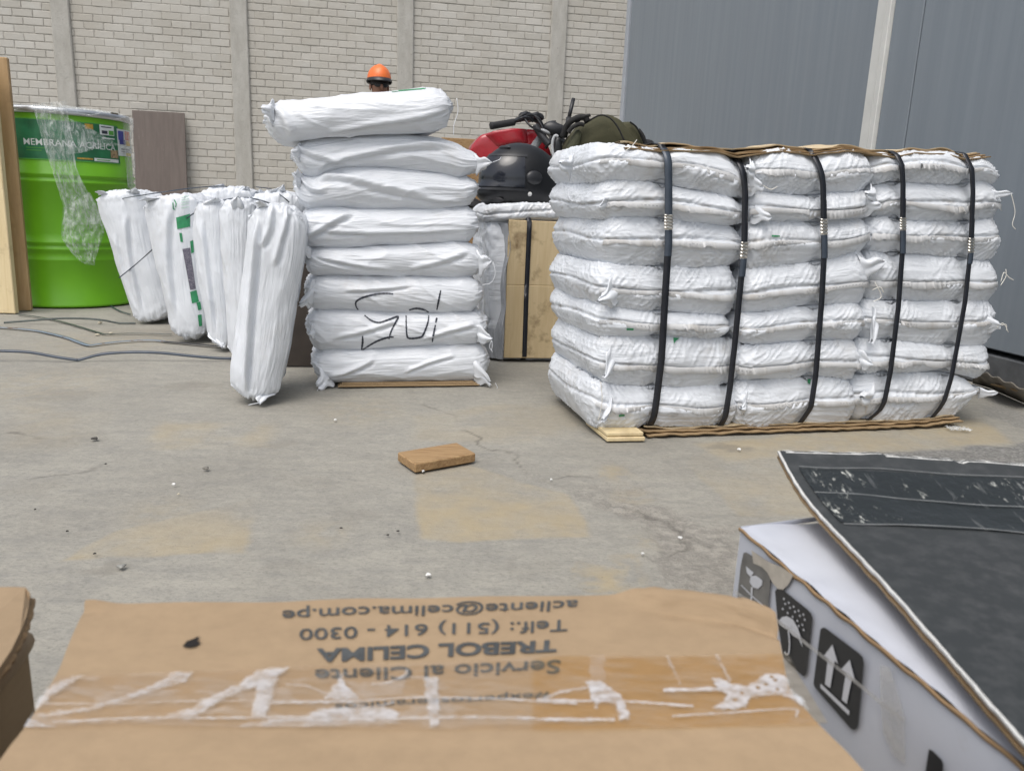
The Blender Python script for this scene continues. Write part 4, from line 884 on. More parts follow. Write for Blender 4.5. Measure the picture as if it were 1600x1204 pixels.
# ------------------------------------------------------------------ green drum with plastic film
def drum():
    fp = PZ(120, 481); R_ = .308; view = fp[:2] / np.linalg.norm(fp[:2]); C = np.array([fp[0] + view[0] * R_, fp[1] + view[1] * R_, 0])
    Fv = np.array([view[0], view[1], 0]); 
    H = PP(128, 172, fp, Fv)[2]
    root = empty('steel_drum'); setp(root, 'bright green steel drum with a dark green label, draped in torn clear plastic film', 'drum')
    t = NT('green_drum_paint'); tc = t.n('TexCoord').outputs['Object']; n = t.noise(tc, 7, 5); n2 = t.noise(tc, 60, 3, .7)
    c = t.mix(t.ramp(n, [(.3, 0.0), (.7, 1.0)]), (.125, .37, .008), (.15, .42, .012)); c = t.mix(t.math('MULTIPLY', t.ramp(n2, [(.7, 0.0), (.76, 1.0)]), .3), c, (.04, .10, .01))
    t.set(t.b, 'Base Color', c); t.set(t.b, 'Roughness', .34); mg_ = t.m
    zr = lambda y: PP(122, y, fp, Fv)[2]
    z1, z2_ = zr(280), zr(385)
    def bead(z): return [(R_, z - .028), (R_ + .009, z - .018), (R_ + .009, z - .012), (R_, z - .002), (R_, z + .004), (R_ + .009, z + .014), (R_ + .009, z + .02), (R_, z + .03)]
    pr = [(0, .01), (R_ - .02, .01), (R_ - .006, .0), (R_ + .004, .004), (R_ + .004, .014), (R_, .02), (R_, z2_ - .075), (R_ + .004, z2_ - .068), (R_ + .004, z2_ - .062), (R_, z2_ - .055)] + bead(z2_) + [(R_, z2_ + .06)] + bead(z1) + [(R_, H - .03), (R_ - .004, H - .02)]
    mb = MB(); mb.lathe(pr, C, 96); mb.build('drum_body', mg_, root, True)
    mb = MB(); mb.lathe([(R_ - .01, H - .028), (R_ + .012, H - .026), (R_ + .014, H - .012), (R_ + .012, H), (R_ - .004, H + .004), (R_ - .012, H - .006), (0, H - .008)], C, 96)
    mb.build('lid_ring', simple('galvanised_lid', (.52, .54, .56), .3, .1, 20, metal=.8), root, True)
    # clasp on the ring
    q = PP(195, 172, fp, Fv); a0 = math.atan2(*( (q - C)[[1, 0]])); 
    ax = -Fv; lx = np.cross(UP, Fv) * -1; 
    def cyl(x, z, lift=.002):
        a = x / R_; return C + ax * math.cos(a) * (R_ + lift) + lx * math.sin(a) * (R_ + lift) + UP * z
    if np.dot(lx, RT) < 0: lx = -lx
    def xof(px): 
        u = np.clip(np.dot(PP(px, 220, C - Fv * R_, Fv) - C, lx) * 1.0, -R_ * .985, R_ * .985); return R_ * math.asin(u / (R_))
    mb = MB(); p0 = cyl(xof(175), H - .02, .012); p1 = cyl(xof(187), H - .02, .012)
    mb.bbox(p0, p1 - p0, -ax * .02, UP * .028, .003); mb.build('ring_clasp', simple('dark_rusty_clasp', (.10, .085, .05), .5, .3, 40), root)
    def patch(x0, x1, z0, z1, m, name, lift, n=24):
        xs = np.linspace(x0, x1, n); P = np.array([[cyl(x, z, lift) for z in (z0, (z0 + z1) / 2, z1)] for x in xs]); return link(name, gridmesh(name, P), m, root)
    xl, xr = xof(22), xof(187); zt, zb = zr(191), zr(251)
    lab = patch(xl, xr, zb, zt, simple('dark_green_label', (.022, .155, .065), .4, .3, 14), 'label', .002)
    def sub(px0, px1, y0, y1, m, name='label_print', lift=.0032): o = patch(xof(px0), xof(px1), zr(y1), zr(y0), m, name, lift, 10); o.parent = lab; return o
    mw = simple('label_white', (.62, .66, .64), .45, .1, 30); mo = simple('label_gold', (.42, .26, .04), .45, .3, 60); ml = simple('label_light_green', (.09, .33, .05), .45, .2, 40)
    sub(22, 186, 189.5, 191, ml); sub(22, 186, 251, 252.6, ml); sub(157, 180, 191, 207, mw); sub(160, 169, 200, 205, M_mark, lift=.0042); sub(171, 179, 199, 206, ml, lift=.0042); sub(159, 176, 193.5, 195, M_mark, lift=.0042); sub(134, 147, 192, 200, mo); sub(118, 143, 246, 248.5, mo); sub(145, 184, 245, 250, mw); sub(149, 170, 247, 248.3, ml, lift=.0042)
    sub(160, 180, 211, 213, mw); sub(40, 70, 234, 235, ml); sub(40, 64, 238, 239, ml); sub(172, 184, 230, 243, simple('label_picture', (.30, .22, .12), .5, .6, 90))
    # side sticker with coloured diamonds
    st = patch(xof(185), xof(209), zr(238), zr(194), mw, 'hazard_sticker', .0024, 8)
    def sb(px0, px1, y0, y1, c): o = patch(xof(px0), xof(px1), zr(y1), zr(y0), simple('sticker_ink', c, .45, .25, 60), 'sticker_print', .0036, 6); o.parent = st
    sb(186.5, 196, 197, 212, (.05, .06, .30)); sb(198, 207, 196, 211, (.55, .13, .07)); sb(188, 198, 211, 219, (.03, .04, .22)); sb(199, 207, 212, 220, (.62, .42, .08)); sb(190, 205, 226, 227.5, (.2, .2, .22)); sb(190, 204, 230, 231, (.2, .2, .22)); sb(198, 207, 232, 237, (.6, .5, .12))
    tx = text_arr('MEMBRANA ACR\u00cdLICA', .004); (V, Fc), wd_, ht_ = tx
    x0, x1, z0, z1_ = xof(37), xof(180), zr(230.5), zr(220.5)
    mb = MB(); mb.add([cyl(x0 + (x1 - x0) * v[0] / wd_, z0 + (z1_ - z0) * v[1] / ht_, .0036) for v in V], Fc); o = mb.build('lettering', mw, lab)
    # clear film
    t = NT('clear_film'); tc = t.n('TexCoord').outputs['Object']; n = t.noise(t.mapping(tc, (10, 10, 2.5)), 5, 5, .7, 1.0); tr = t.n('BsdfTransparent'); 
    t.set(t.b, 'Base Color', (.82, .86, .84)); t.set(t.b, 'Roughness', .16); t.bump(n, .006, .8)
    mx = t.n('MixShader', Fac=t.ramp(n, [(.40, .10), (.74, .66)])); t.t.links.new(tr.outputs[0], mx.inputs[1]); t.t.links.new(t.b.outputs[0], mx.inputs[2])
    t.t.links.new(mx.outputs[0], t.t.nodes['Material Output'].inputs['Surface']); M_film = t.m
    film = empty('plastic_film'); film.parent = root
    def ribbon(name, L, Rr, lift, seed, nu=70, nv=26, cr=.012):
        l_, r_ = spline(np.array(L, float), nu), spline(np.array(Rr, float), nu); P = np.zeros((nu, nv, 3))
        for i in range(nu):
            for j in range(nv):
                s = j / (nv - 1); px, py = l_[i] * (1 - s) + r_[i] * s; P[i, j] = PP(px, py, fp - Fv * lift, Fv)
        ii, jj = np.meshgrid(np.linspace(0, 1, nu), np.linspace(0, 1, nv), indexing='ij')
        # hug the drum's curve
        u = (P - C) @ lx; off = R_ - np.sqrt(np.clip(R_ ** 2 - np.clip(u, -R_ * .95, R_ * .95) ** 2, 0, None))
        d = cr * (ridge(ii * 3 + jj, jj * 5 + .6 * pn(ii * 4, jj * 2, seed), seed, 2) + .7 * pn(ii * 9, jj * 7, seed + 1)) + .5 * cr * ridge(ii * 14, jj * 9, seed + 2, 2)
        P = P + Fv * (off * .9)[..., None] - Fv * d[..., None]
        return link(name, gridmesh(name, P), M_film, film)
    ribbon('film_strand', [(50, 162), (58, 190), (68, 225), (80, 262), (92, 300), (100, 330), (97, 352)], [(104, 158), (108, 190), (114, 225), (120, 262), (132, 290), (150, 320), (160, 350)], .012, 4)
    ribbon('film_strand', [(98, 325), (96, 350), (97, 372), (110, 392), (128, 410), (145, 414)], [(140, 300), (160, 335), (163, 360), (158, 380), (150, 402), (148, 415)], .03, 9, 50, 26, .02)
    ribbon('film_strand', [(100, 182), (130, 194), (160, 210), (188, 224), (212, 226)], [(104, 242), (130, 238), (160, 230), (188, 226), (212, 231)], .008, 14, 50, 14, .006)
    ribbon('film_strand', [(195, 180), (196, 220), (200, 260), (203, 300)], [(213, 180), (214, 220), (216, 260), (217, 300)], .004, 17, 40, 12, .006)
    n_, m_ = 80, 14; P = np.zeros((n_, m_, 3))
    for i in range(n_):
        a = 2 * math.pi * i / (n_ - 1)
        for j in range(m_):
            k = j / (m_ - 1); rr = (R_ + .016) * min(1, k * 1.02); z = H + .006 + .035 * (1 - k ** 2) * (.5 + .5 * math.cos(a - 2.2)) + .008 * pn(np.array([math.cos(a) * 3 * k]), np.array([math.sin(a) * 3 * k]), 3)[0]
            if k > .93: z = H - .012 + .01 * math.sin(a * 13)
            P[i, j] = C + ax * rr * math.cos(a) + lx * rr * math.sin(a) + UP * z
    link('film_top', gridmesh('film_top', P), M_film, film)
def text_arr(body, bold=0.0, size=1.0):
    cu = bpy.data.curves.new('txt', 'FONT'); cu.body = body; cu.size = size; cu.offset = bold; cu.resolution_u = 4
    o = bpy.data.objects.new('txt', cu); COL.objects.link(o); bpy.context.view_layer.update()
    me = bpy.data.meshes.new_from_object(o.evaluated_get(bpy.context.evaluated_depsgraph_get()))
    V = np.array([v.co[:] for v in me.vertices]); Fc = [tuple(p.vertices) for p in me.polygons]
    bpy.data.objects.remove(o); bpy.data.curves.remove(cu); bpy.data.meshes.remove(me)
    V[:, 0] -= V[:, 0].min(); return (V, Fc), V[:, 0].max(), size * .70
drum()

# ------------------------------------------------------------------ boards, panel and crate
def board(name, label, cat, quad_base, topy, th, mat, lean=.0, grp=None):
    a, b = PZ(*quad_base[0]), PZ(*quad_base[1]); d = b - a; n = np.cross(UP, d / np.linalg.norm(d)); n = n if n[1] > 0 else -n
    z = PP(quad_base[1][0], topy, b, n)[2]
    mb = MB(); mb.bbox(a, d, n * th, UP * z + n * lean, .003); o = mb.build(name, mat); return setp(o, label, cat, grp)
board('plank', 'pale wide pine plank standing upright at the far left edge in front of the drum', 'plank', [(-60, 487), (24, 490)], 92, .03, M_plank, .02)
board('plank', 'narrow brown plank standing upright between the pale plank and the green drum', 'plank', [(26, 485), (49, 485)], 92, .03, M_plankb, .02)
W1 = W0 - IN * .10
def wpt(px, py, d=0): return PP(px, py, W0 - IN * (.10 + d), -IN)
a, b = wpt(206, 172), wpt(288, 174); d_ = b - a; d_[2] = 0; a0 = a.copy(); a0[2] = 0
mb = MB(); mb.bbox(a0 - IN * .12, d_, IN * .02, UP * a[2] + IN * .12, .003)
t = NT('brown_board_face'); tc = t.n('TexCoord').outputs['Object']; n = t.noise(t.mapping(tc, (6, 6, .5)), 4, 5, .65); n2 = t.noise(t.mapping(tc, (9, 9, .35)), 9, 3)
c = t.mix(t.ramp(n, [(.3, 0.0), (.7, 1.0)]), (.115, .092, .08), (.15, .122, .107)); c = t.mix(t.math('MULTIPLY', t.ramp(n2, [(.68, 0.0), (.74, 1.0)]), .4), c, (.30, .27, .24)); t.set(t.b, 'Base Color', c); t.set(t.b, 'Roughness', .6)
setp(mb.build('board', t.m), 'dark brown sheet of board leaning against the pale brick wall', 'board')
root = empty('wooden_crate'); setp(root, 'orange brown wooden crate behind the loose stack, only its top rail showing', 'crate')
q = PD(690, 214, 5.6); H_ = q[2]; q[2] = 0; w_ = .52
for k in range(7): mb = MB(); z0 = H_ - .075 - k * .15; mb.bbox(q + UP * max(z0, .0) , RT * w_, IN * .02, UP * .072, .003); mb.build('slat', M_block, root)
for s_ in (0, w_ - .05):
    for v_ in (.021, .42): mb = MB(); mb.bbox(q + RT * s_ + IN * v_, RT * .05, IN * .04, UP * (H_ - .002), .003); mb.build('post', M_block, root)
mb = MB(); mb.bbox(q + IN * .465, RT * w_, IN * .02, UP * H_, .003); mb.build('back_panel', M_block, root)

# ------------------------------------------------------------------ person with the orange helmet
def superell(n1, n2, fn):
    P = np.zeros((n1 + 1, n2, 3))
    for i in range(n1 + 1):
        a = 2 * math.pi * i / n1
        for j in range(n2):
            e = -math.pi / 2 + math.pi * j / (n2 - 1); P[i, j] = fn(a, e)
    P[-1] = P[0]; return P
def person():
    root = empty('person'); setp(root, 'person in an orange hard hat and dark sunglasses standing behind the loose stack', 'person')
    top = PD(592, 107, 7.4); g = np.array([top[0], top[1], 0]); Ht = top[2] - .02; hu = Ht / 7.6
    fd = -np.array([top[0], top[1], 0]) / np.hypot(top[0], top[1]); fd = fd * math.cos(.25) + np.cross(UP, fd) * math.sin(.25); sd_ = np.cross(fd, UP)
    def L(x, y, z): return tuple(g + sd_ * x + fd * y + UP * z)
    k = Ht / 1.80
    V = []; E = []; R_ = []
    def ch(par, pts):
        last = par
        for (x, y, z, r) in pts:
            V.append(L(x * k, y * k, z * k)); R_.append(r * k)
            if last is not None: E.append((last, len(V) - 1))
            last = len(V) - 1
        return last
    pel = ch(None, [(0, 0, .95, .135)]); ches = ch(pel, [(0, .0, 1.10, .125), (0, -.005, 1.25, .14), (0, 0, 1.40, .125)]); nk = ch(ches, [(0, .005, 1.49, .06), (0, .012, 1.55, .058)])
    ch(nk, [(0, .02, 1.615, .082), (0, .015, 1.69, .088), (0, .012, 1.73, .07)])
    for s in (-1, 1):
        ch(pel, [(.10 * s, 0, .86, .095), (.11 * s, .01, .48, .062), (.115 * s, -.02, .27, .055), (.12 * s, -.03, .09, .04), (.125 * s, .05, .045, .042), (.13 * s, .14, .03, .03)])
        e = ch(ches, [(.165 * s, -.005, 1.39, .062), (.235 * s, 0, 1.25, .048), (.26 * s, .02, 1.10, .040), (.265 * s, .08, .90, .030), (.265 * s, .10, .845, .034)])
        for f_ in range(4): ch(e, [((.265 + (.022 * (f_ - 1.5)) * .6) * s, .11 + .012 * (f_ - 1.5), .79, .010), ((.262 + .012 * (f_ - 1.5)) * s, .115 + .014 * (f_ - 1.5), .765 - .01 * (f_ in (1, 2)), .0085), ((.255 + .012 * (f_ - 1.5)) * s, .118 + .014 * (f_ - 1.5), .74, .008)])
        ch(e, [(.245 * s, .125, .825, .011), (.235 * s, .14, .80, .009)])
    me = bpy.data.meshes.new('body'); me.from_pydata(V, E, []); o = bpy.data.objects.new('body', me); COL.objects.link(o)
    m = o.modifiers.new('skin', 'SKIN'); 
    if not me.skin_vertices: me.attributes
    for i, sv in enumerate(me.skin_vertices[0].data): sv.radius = (R_[i], R_[i]); sv.use_root = (i == 0)
    o.modifiers.new('sub', 'SUBSURF').levels = 2
    bpy.context.view_layer.update()
    me2 = bpy.data.meshes.new_from_object(o.evaluated_get(bpy.context.evaluated_depsgraph_get())); bpy.data.objects.remove(o)
    m_skin = simple('skin', (.25, .13, .085), .5, .12, 14); m_cl = simple('dark_work_clothes', (.05, .06, .085), .85, .2, 12)
    bo = link('body', me2, [m_cl, m_skin], root)
    ids = []
    for p in me2.polygons:
        z = p.center[2]; x = (np.array(p.center) - g).dot(sd_); ids.append(1 if z > 1.47 * k or (abs(x) > .2 * k and z < .9 * k) else 0)
    me2.polygons.foreach_set('material_index', ids)
    hc = g + fd * .018 * k + UP * 1.672 * k
    def head(name, fn, mat, par=root, n1=40, n2=24): return link(name, gridmesh(name, superell(n1, n2, fn)), mat, par)
    def pos(x, y, z): return hc + sd_ * x * k + fd * y * k + UP * z * k
    for s in (-1, 1): head('ear', lambda a, e: pos(.088 * s + .012 * math.cos(a) * math.cos(e), -.005 + .02 * math.sin(a) * math.cos(e), -.03 + .034 * math.sin(e)), m_skin, bo, 10, 8)
    head('nose', lambda a, e: pos(.014 * math.cos(a) * math.cos(e), .095 + .02 * math.sin(a) * math.cos(e), -.035 + .028 * math.sin(e)), m_skin, bo, 10, 8)
    head('mouth', lambda a, e: pos(.024 * math.cos(a) * math.cos(e), .082 + .01 * math.sin(a) * math.cos(e), -.078 + .007 * math.sin(e)), simple('lips', (.2, .08, .07), .5), bo, 10, 8)
    head('hair', lambda a, e: pos(.094 * math.cos(a) * math.cos(e), -.01 + .102 * math.sin(a) * math.cos(e), .012 + .085 * math.sin(max(e, -.35))), simple('dark_hair', (.015, .012, .012), .6), root)
    # sunglasses
    gl = empty('sunglasses'); gl.parent = root
    for s in (-1, 1): head('lens', lambda a, e: pos(.036 * s + .033 * np.sign(math.cos(a)) * abs(math.cos(a)) ** .7 * math.cos(e), .090 - .02 * abs(s * .036 + .033 * math.cos(a) * math.cos(e)) / .05 + .006 * math.sin(a) * math.cos(e), -.012 + .024 * math.sin(e)), M_blackp, gl, 20, 12)
    mb = MB(); mb.tube([pos(-.085, -.01, .0), pos(-.078, .06, -.004), pos(-.04, .094, 0), pos(0, .1, .002), pos(.04, .094, 0), pos(.078, .06, -.004), pos(.085, -.01, 0)], .005, 6); mb.build('frame', M_blackp, gl, True)
    hm = empty('hard_hat'); hm.parent = root
    mo = simple('orange_plastic', (.78, .17, .035), .38, .1, 20)
    def dome(a, e):
        e = max(e, -.05); r = 1 + .05 * math.exp(-(math.cos(a) * math.cos(e) / .18) ** 2) * (e > .2); return pos(.114 * math.cos(a) * math.cos(e) * r, -.005 + .132 * math.sin(a) * math.cos(e), .045 + .134 * math.sin(e) * r)
    head('shell', dome, mo, hm, 48, 32)
    P = np.zeros((49, 4, 3))
    for i in range(49):
        a = 2 * math.pi * i / 48; f = max(0, math.sin(a))
        for j, (rr, dz) in enumerate(((1.0, .008), (1.06 + .26 * f ** 2, -.012 - .012 * f), (1.06 + .26 * f ** 2, -.022 - .012 * f), (.97, -.008))):
            P[i, j] = pos(.113 * math.cos(a) * rr, -.005 + .131 * math.sin(a) * rr, .045 + dz)
    link('brim', gridmesh('brim', P), M_blackp, hm)
    mb = MB(); mb.tube([pos(.108 * math.cos(a), -.005 + .126 * math.sin(a), .022) for a in np.linspace(math.pi * 1.0, math.pi * 2.0, 24)], .017 * k, 8); mb.build('headband', M_blackp, hm, True)
person()

# ------------------------------------------------------------------ black helmet on the plywood fronted bale
def helmet():
    root = empty('motorcycle_helmet'); setp(root, 'glossy black full face helmet with dark visor resting on the plywood fronted bale', 'helmet')
    c = PD(812, 276, 3.02); bot = PF.O[2] + wT + .035
    fd = -RT * math.cos(.42) - IN * math.sin(.42); sd_ = np.cross(fd, UP)
    sc = 1.10
    def H(a, e, k=1.0):
        ce, se = math.cos(e), math.sin(e); x = math.cos(a) * ce; y = math.sin(a) * ce; z = se
        fx = max(x, 0); lowf = max(0, -z - .05)
        rx = .150 + .035 * fx * min(1, lowf * 3.0) + .012 * max(0, -x); ry = .118 + .008 * min(1, max(0, -z) * 2); rz = .128
        zz = rz * z * k if z > 0 else rz * np.sign(z) * abs(z) ** .9 * k
        zz = max(zz, -.102)
        if z < 0: fl = (1 - max(0, -z - .55) * .35)
        else: fl = 1
        return c + (fd * x * rx * k * fl + sd_ * y * ry * k * fl + UP * zz) * sc
    t = NT('black_gloss_shell'); t.set(t.b, 'Base Color', (.006, .0065, .008)); t.set(t.b, 'Roughness', .36); n = t.noise(t.n('TexCoord').outputs['Object'], 30, 4); t.set(t.b, 'Roughness', t.ramp(n, [(.3, .38), (.7, .5)])); t.set(t.b, 'Specular IOR Level', .5)
    link('shell', gridmesh('shell', superell(72, 56, H)), t.m, root)
    def patch(a0, a1, e0, e1, k, name, mat, na=40, ne=24, edge=True):
        P = np.array([[H(a, e0 + (e1 - e0) * j / (ne - 1), k) for j in range(ne)] for a in np.linspace(a0, a1, na)]); return link(name, gridmesh(name, P), mat, root)
    t = NT('smoked_visor'); t.set(t.b, 'Base Color', (.012, .014, .02)); t.set(t.b, 'Roughness', .09); t.set(t.b, 'Specular IOR Level', .6); n = t.noise(t.n('TexCoord').outputs['Object'], 16, 5); t.set(t.b, 'Roughness', t.ramp(n, [(.3, .07), (.7, .2)]))
    patch(-1.22, 1.22, -.17, .60, 1.03, 'visor', t.m)
    patch(-1.30, 1.30, .62, .70, 1.024, 'visor_trim', M_blackp); patch(-1.30, 1.30, -.26, -.20, 1.028, 'chin_trim', M_blackp)
    def blob(a, e, rx, rz, th, mat, name, k=1.0):
        o = H(a, e, 1.0); n = (o - c); n /= np.linalg.norm(n); ta = np.cross(UP, n); ta /= np.linalg.norm(ta); tb = np.cross(n, ta)
        return link(name, gridmesh(name, superell(20, 12, lambda p, q: o + ta * rx * math.cos(p) * math.cos(q) + tb * rz * math.sin(p) * math.cos(q) + n * th * math.sin(q))), mat, root)
    sgn = 1 if np.dot(sd_, -IN) > 0 else -1
    blob(1.45 * sgn, .06, .034, .026, .012, M_blackp, 'visor_pivot'); blob(1.36 * sgn, -.34, .0085, .0085, .006, simple('silver_rivet', (.62, .62, .6), .3, .1, 30), 'rivet')
    blob(.30 * sgn, .98, .03, .008, .008, M_blackp, 'vent'); blob(.55 * sgn, -.55, .03, .012, .008, M_rubber, 'chin_vent')
    (V, Fc), wd_, ht_ = text_arr('lmp', .01); o = []
    for v in V:
        a = (.62 - .22 * v[0] / wd_ ) * sgn; e = .92 + .07 * v[1]; o.append(H(a, e, 1.012))
    mb = MB(); mb.add(o, Fc); 
    dz = bot - (c[2] - .102 * sc)
    for ob in root.children:
        ob.data.transform(Matrix.Translation((0, 0, dz)))
    mb = MB(); mb.tube([c + UP * dz + fd * .10 + sd_ * sgn * .06 - UP * .1, c + UP * dz + fd * .13 + sd_ * sgn * .09 - UP * .103, c + UP * dz + fd * .10 + sd_ * sgn * .1 - UP * .103], .005, 6); mb.build('chin_strap', M_rubber, root, True)
helmet()

# ------------------------------------------------------------------ red motorcycle and backpack
def moto():
    root = empty('motorcycle'); setp(root, 'red motorcycle with black handlebars parked behind the strapped bale', 'motorcycle')
    t0 = 4.3
    MF = Frame(PD(800, 240, t0), RT); MF.O[2] = 0
    uw = lambda x, y: MF.uw(x, y)
    mr = simple('red_fairing_paint', (.36, .016, .026), .24, .1, 20, coat=.4); md = simple('dark_fairing_plastic', (.03, .03, .034), .5, .2, 30)
    sack('fairing', MF, [(733, 242), (738, 226), (752, 210), (770, 205), (800, 201), (835, 201), (850, 212), (862, 232), (868, 250)], [(734, 246), (760, 262), (790, 268), (820, 262), (840, 262), (856, 266), (868, 268)], .26, .05, 3, .45, 'none', 301, parent=root, mat=mr, amp=0, res=.01)
    sack('tank_panel', MF.shift(-.025), [(752, 212), (772, 204), (800, 200), (832, 200)], [(770, 232), (790, 226), (812, 222), (836, 226)], .3, .03, 3, .4, 'none', 302, parent=root, mat=mr, amp=0, res=.01)
    sack('lower_fairing', MF.shift(-.01), [(748, 250), (775, 240), (800, 236), (850, 236), (880, 250)], [(760, 275), (800, 285), (840, 290), (880, 285)], .26, .05, 4, .8, 'none', 303, parent=root, mat=md, amp=0, res=.012)
    sack('seat', MF.shift(.02), [(868, 236), (900, 226), (960, 224), (1010, 216), (1030, 218)], [(868, 262), (910, 262), (970, 258), (1030, 246)], .24, .04, 5, .8, 'none', 304, parent=root, mat=M_rubber, amp=0, res=.012)
    sack('tail', MF.shift(.03), [(880, 262), (960, 258), (1035, 240), (1060, 238)], [(880, 300), (960, 300), (1040, 262), (1060, 246)], .2, .04, 5, .8, 'none', 305, parent=root, mat=mr, amp=0, res=.012)
    P = lambda x, y, d=0.: PD(x, y, t0 + d)
    def tube(name, pts, r, mat, n=10, sp=True): mb = MB(); mb.tube(spline(np.array(pts), 30) if sp and len(pts) > 2 else pts, r, n); return mb.build(name, mat, root, True)
    tube('handlebar', [P(770, 196, -.25), P(800, 190, -.2), P(820, 186, -.1), P(836, 188, 0), P(850, 200, .12), P(862, 214, .28), P(880, 222, .38)], .012, M_blackp)
    tube('grip', [P(767, 197, -.255), P(785, 194, -.225), P(803, 191, -.195)], .019, M_rubber); tube('grip', [P(862, 213, .3), P(880, 221, .4)], .018, M_rubber)
    for k, (x, y) in enumerate(((812, 186), (822, 183), (830, 187), (838, 184), (826, 191))):
        mb = MB(); q = P(x, y, -.1 + k * .02); mb.bbox(q, RT * .045 + UP * .014 * (-1) ** k, IN * .06, UP * .034, .009); mb.build('control_cluster', M_blackp, root, True)
    for pts in ([P(812, 190, -.14), P(824, 180, -.12), P(836, 182, -.1), P(846, 196, -.1), P(850, 208, -.1)], [P(806, 186, -.16), P(816, 180, -.16), P(822, 178, -.14)], [P(832, 180, -.1), P(843, 186, -.1), P(850, 200, -.08), P(853, 214, -.06)], [P(818, 184, -.13), P(830, 198, -.14), P(846, 206, -.12), P(856, 220, -.1)]):
        tube('cable', pts, .006, M_blackp, 6)
    tube('brake_lever', [P(806, 189, -.22), P(816, 184, -.24), P(826, 184, -.2), P(832, 190, -.16)], .0065, M_blackp, 6)
    mg_ = simple('grey_alloy', (.34, .35, .36), .4, .1, 30)
    link('lever_knob', gridmesh('lever_knob', superell(16, 10, lambda a, e: P(852, 206, -.1) + RT * .03 * math.cos(a) * math.cos(e) + IN * .02 * math.sin(a) * math.cos(e) + UP * (.012 * math.sin(e) - .01 * math.cos(a) * math.cos(e)))), mg_, root)
    tube('fork_cap', [P(836, 196, -.1), P(846, 212, -.1), P(858, 226, -.1)], .02, M_blackp)
    tube('clutch_lever', [P(872, 214, -.2), P(868, 212, -.2), P(864, 218, -.2), P(863, 230, -.2), P(865, 246, -.2)], .008, mg_, 8)
    sack('cowl', MF.shift(-.12), [(866, 220), (872, 214), (880, 216)], [(866, 248), (872, 250), (880, 248)], .08, .015, 4, .8, 'none', 309, parent=root, mat=M_blackp, amp=0, res=.01)
    link('mirror', gridmesh('mirror', superell(24, 14, lambda a, e: P(868, 203, .0) + RT * .075 * math.cos(a) * math.cos(e) + IN * .03 * math.sin(a) * math.cos(e) + UP * (.042 * math.sin(e) - .008 * math.cos(a)))), M_blackp, root)
    tube('mirror_stalk', [P(862, 208, .0), P(858, 222, 0.0), P(852, 232, .02)], .008, M_blackp)
    tube('luggage_bar', [P(882, 214, .05), P(887, 196, .05), P(889, 184, .05)], .016, M_blackp, 10, False); tube('luggage_bar', [P(888, 188, .05), P(896, 154, .05)], .011, M_blackp, 10, False)
    # running gear, hidden from here
    for nm, px in (('front_wheel', 715), ('rear_wheel', 1010)):
        q = P(px, 300, .15); q[2] = .31; mb = MB()
        mb.lathe([(.26, -.05), (.30, -.045), (.31, 0), (.30, .045), (.26, .05), (.25, 0), (.26, -.05)], q, 40, IN); wo = mb.build(nm, M_rubber, root, True)
        mb = MB(); mb.lathe([(.25, -.03), (.235, 0), (.25, .03)], q, 40, IN)
        for s in range(6): a = s * math.pi / 3; mb.tube([q, q + .245 * (math.cos(a) * RT + math.sin(a) * UP)], .012, 6)
        r_ = mb.build('rim', mg_, root, True); r_.parent = wo
    q = P(830, 300, .1); mb = MB(); q[2] = .25; mb.bbox(q - RT * .05, RT * .4, IN * .22, UP * .36, .05); mb.build('engine', mg_, root, True)
    f0 = P(715, 300, .15); f0[2] = .31; tube('fork', [f0 - IN * .09, P(845, 215, -.05)], .022, mg_, 10, False); tube('fork', [f0 + IN * .09, P(848, 218, .25)], .022, mg_, 10, False)
    f1 = P(1010, 300, .15); f1[2] = .31; e1 = P(880, 300, .15); e1[2] = .35; tube('swing_arm', [e1, f1], .03, M_blackp, 8, False); s1 = P(900, 262, .15); tube('frame_tube', [e1, s1], .025, M_blackp, 8, False); s2 = P(850, 250, .15); tube('frame_tube', [s2, e1 - RT * .3], .025, M_blackp, 8, False)
    st = P(930, 300, .25); st[2] = .0; tube('side_stand', [e1, st], .012, M_blackp, 6, False)
    # backpack on the seat
    bk = empty('backpack'); setp(bk, 'olive green backpack lying on the motorcycle behind the top of the strapped bale', 'backpack')
    KF_ = MF.shift(-.16)
    t = NT('olive_canvas'); tc = t.n('TexCoord').outputs['Object']; n = t.noise(tc, 9, 5); w_ = t.n('TexWave', Vector=tc, Scale=160); c = t.mix(t.ramp(n, [(.3, 0.0), (.7, 1.0)]), (.047, .046, .022), (.066, .063, .032)); t.set(t.b, 'Base Color', c); t.set(t.b, 'Roughness', .85); t.bump(n, .012, .6); mo = t.m
    mk = simple('black_webbing', (.014, .014, .014), .8, .2, 60); mo2 = simple('olive_webbing', (.06, .062, .034), .8, .2, 60)
    S1 = sack('bag_body', KF_, [(872, 262), (884, 240), (895, 214), (912, 194), (935, 180), (955, 177), (972, 184), (984, 196), (1000, 214), (1014, 230)], [(873, 268), (890, 274), (920, 278), (960, 280), (1000, 278), (1014, 272)], .24, .07, 3.5, .8, 'stand', 320, parent=bk, mat=mo, amp=.9, res=.006)
    S2 = sack('side_pocket', KF_.shift(.03), [(968, 196), (975, 190), (986, 189), (996, 197), (1004, 212), (1012, 228)], [(970, 240), (985, 250), (1000, 255), (1012, 250)], .16, .04, 4, .8, 'stand', 321, parent=bk, mat=mo, amp=.7, res=.006)
    S3 = sack('front_flap', KF_.shift(-.03), [(872, 258), (882, 240), (894, 218), (905, 200)], [(880, 266), (893, 262), (902, 240), (910, 210)], .08, .02, 4, .8, 'stand', 322, parent=bk, mat=mo2, amp=.6, res=.006)
    def Kp(x, y, v): u = KF_.uw(x, y); return KF_.pt(u[0], v, u[1])
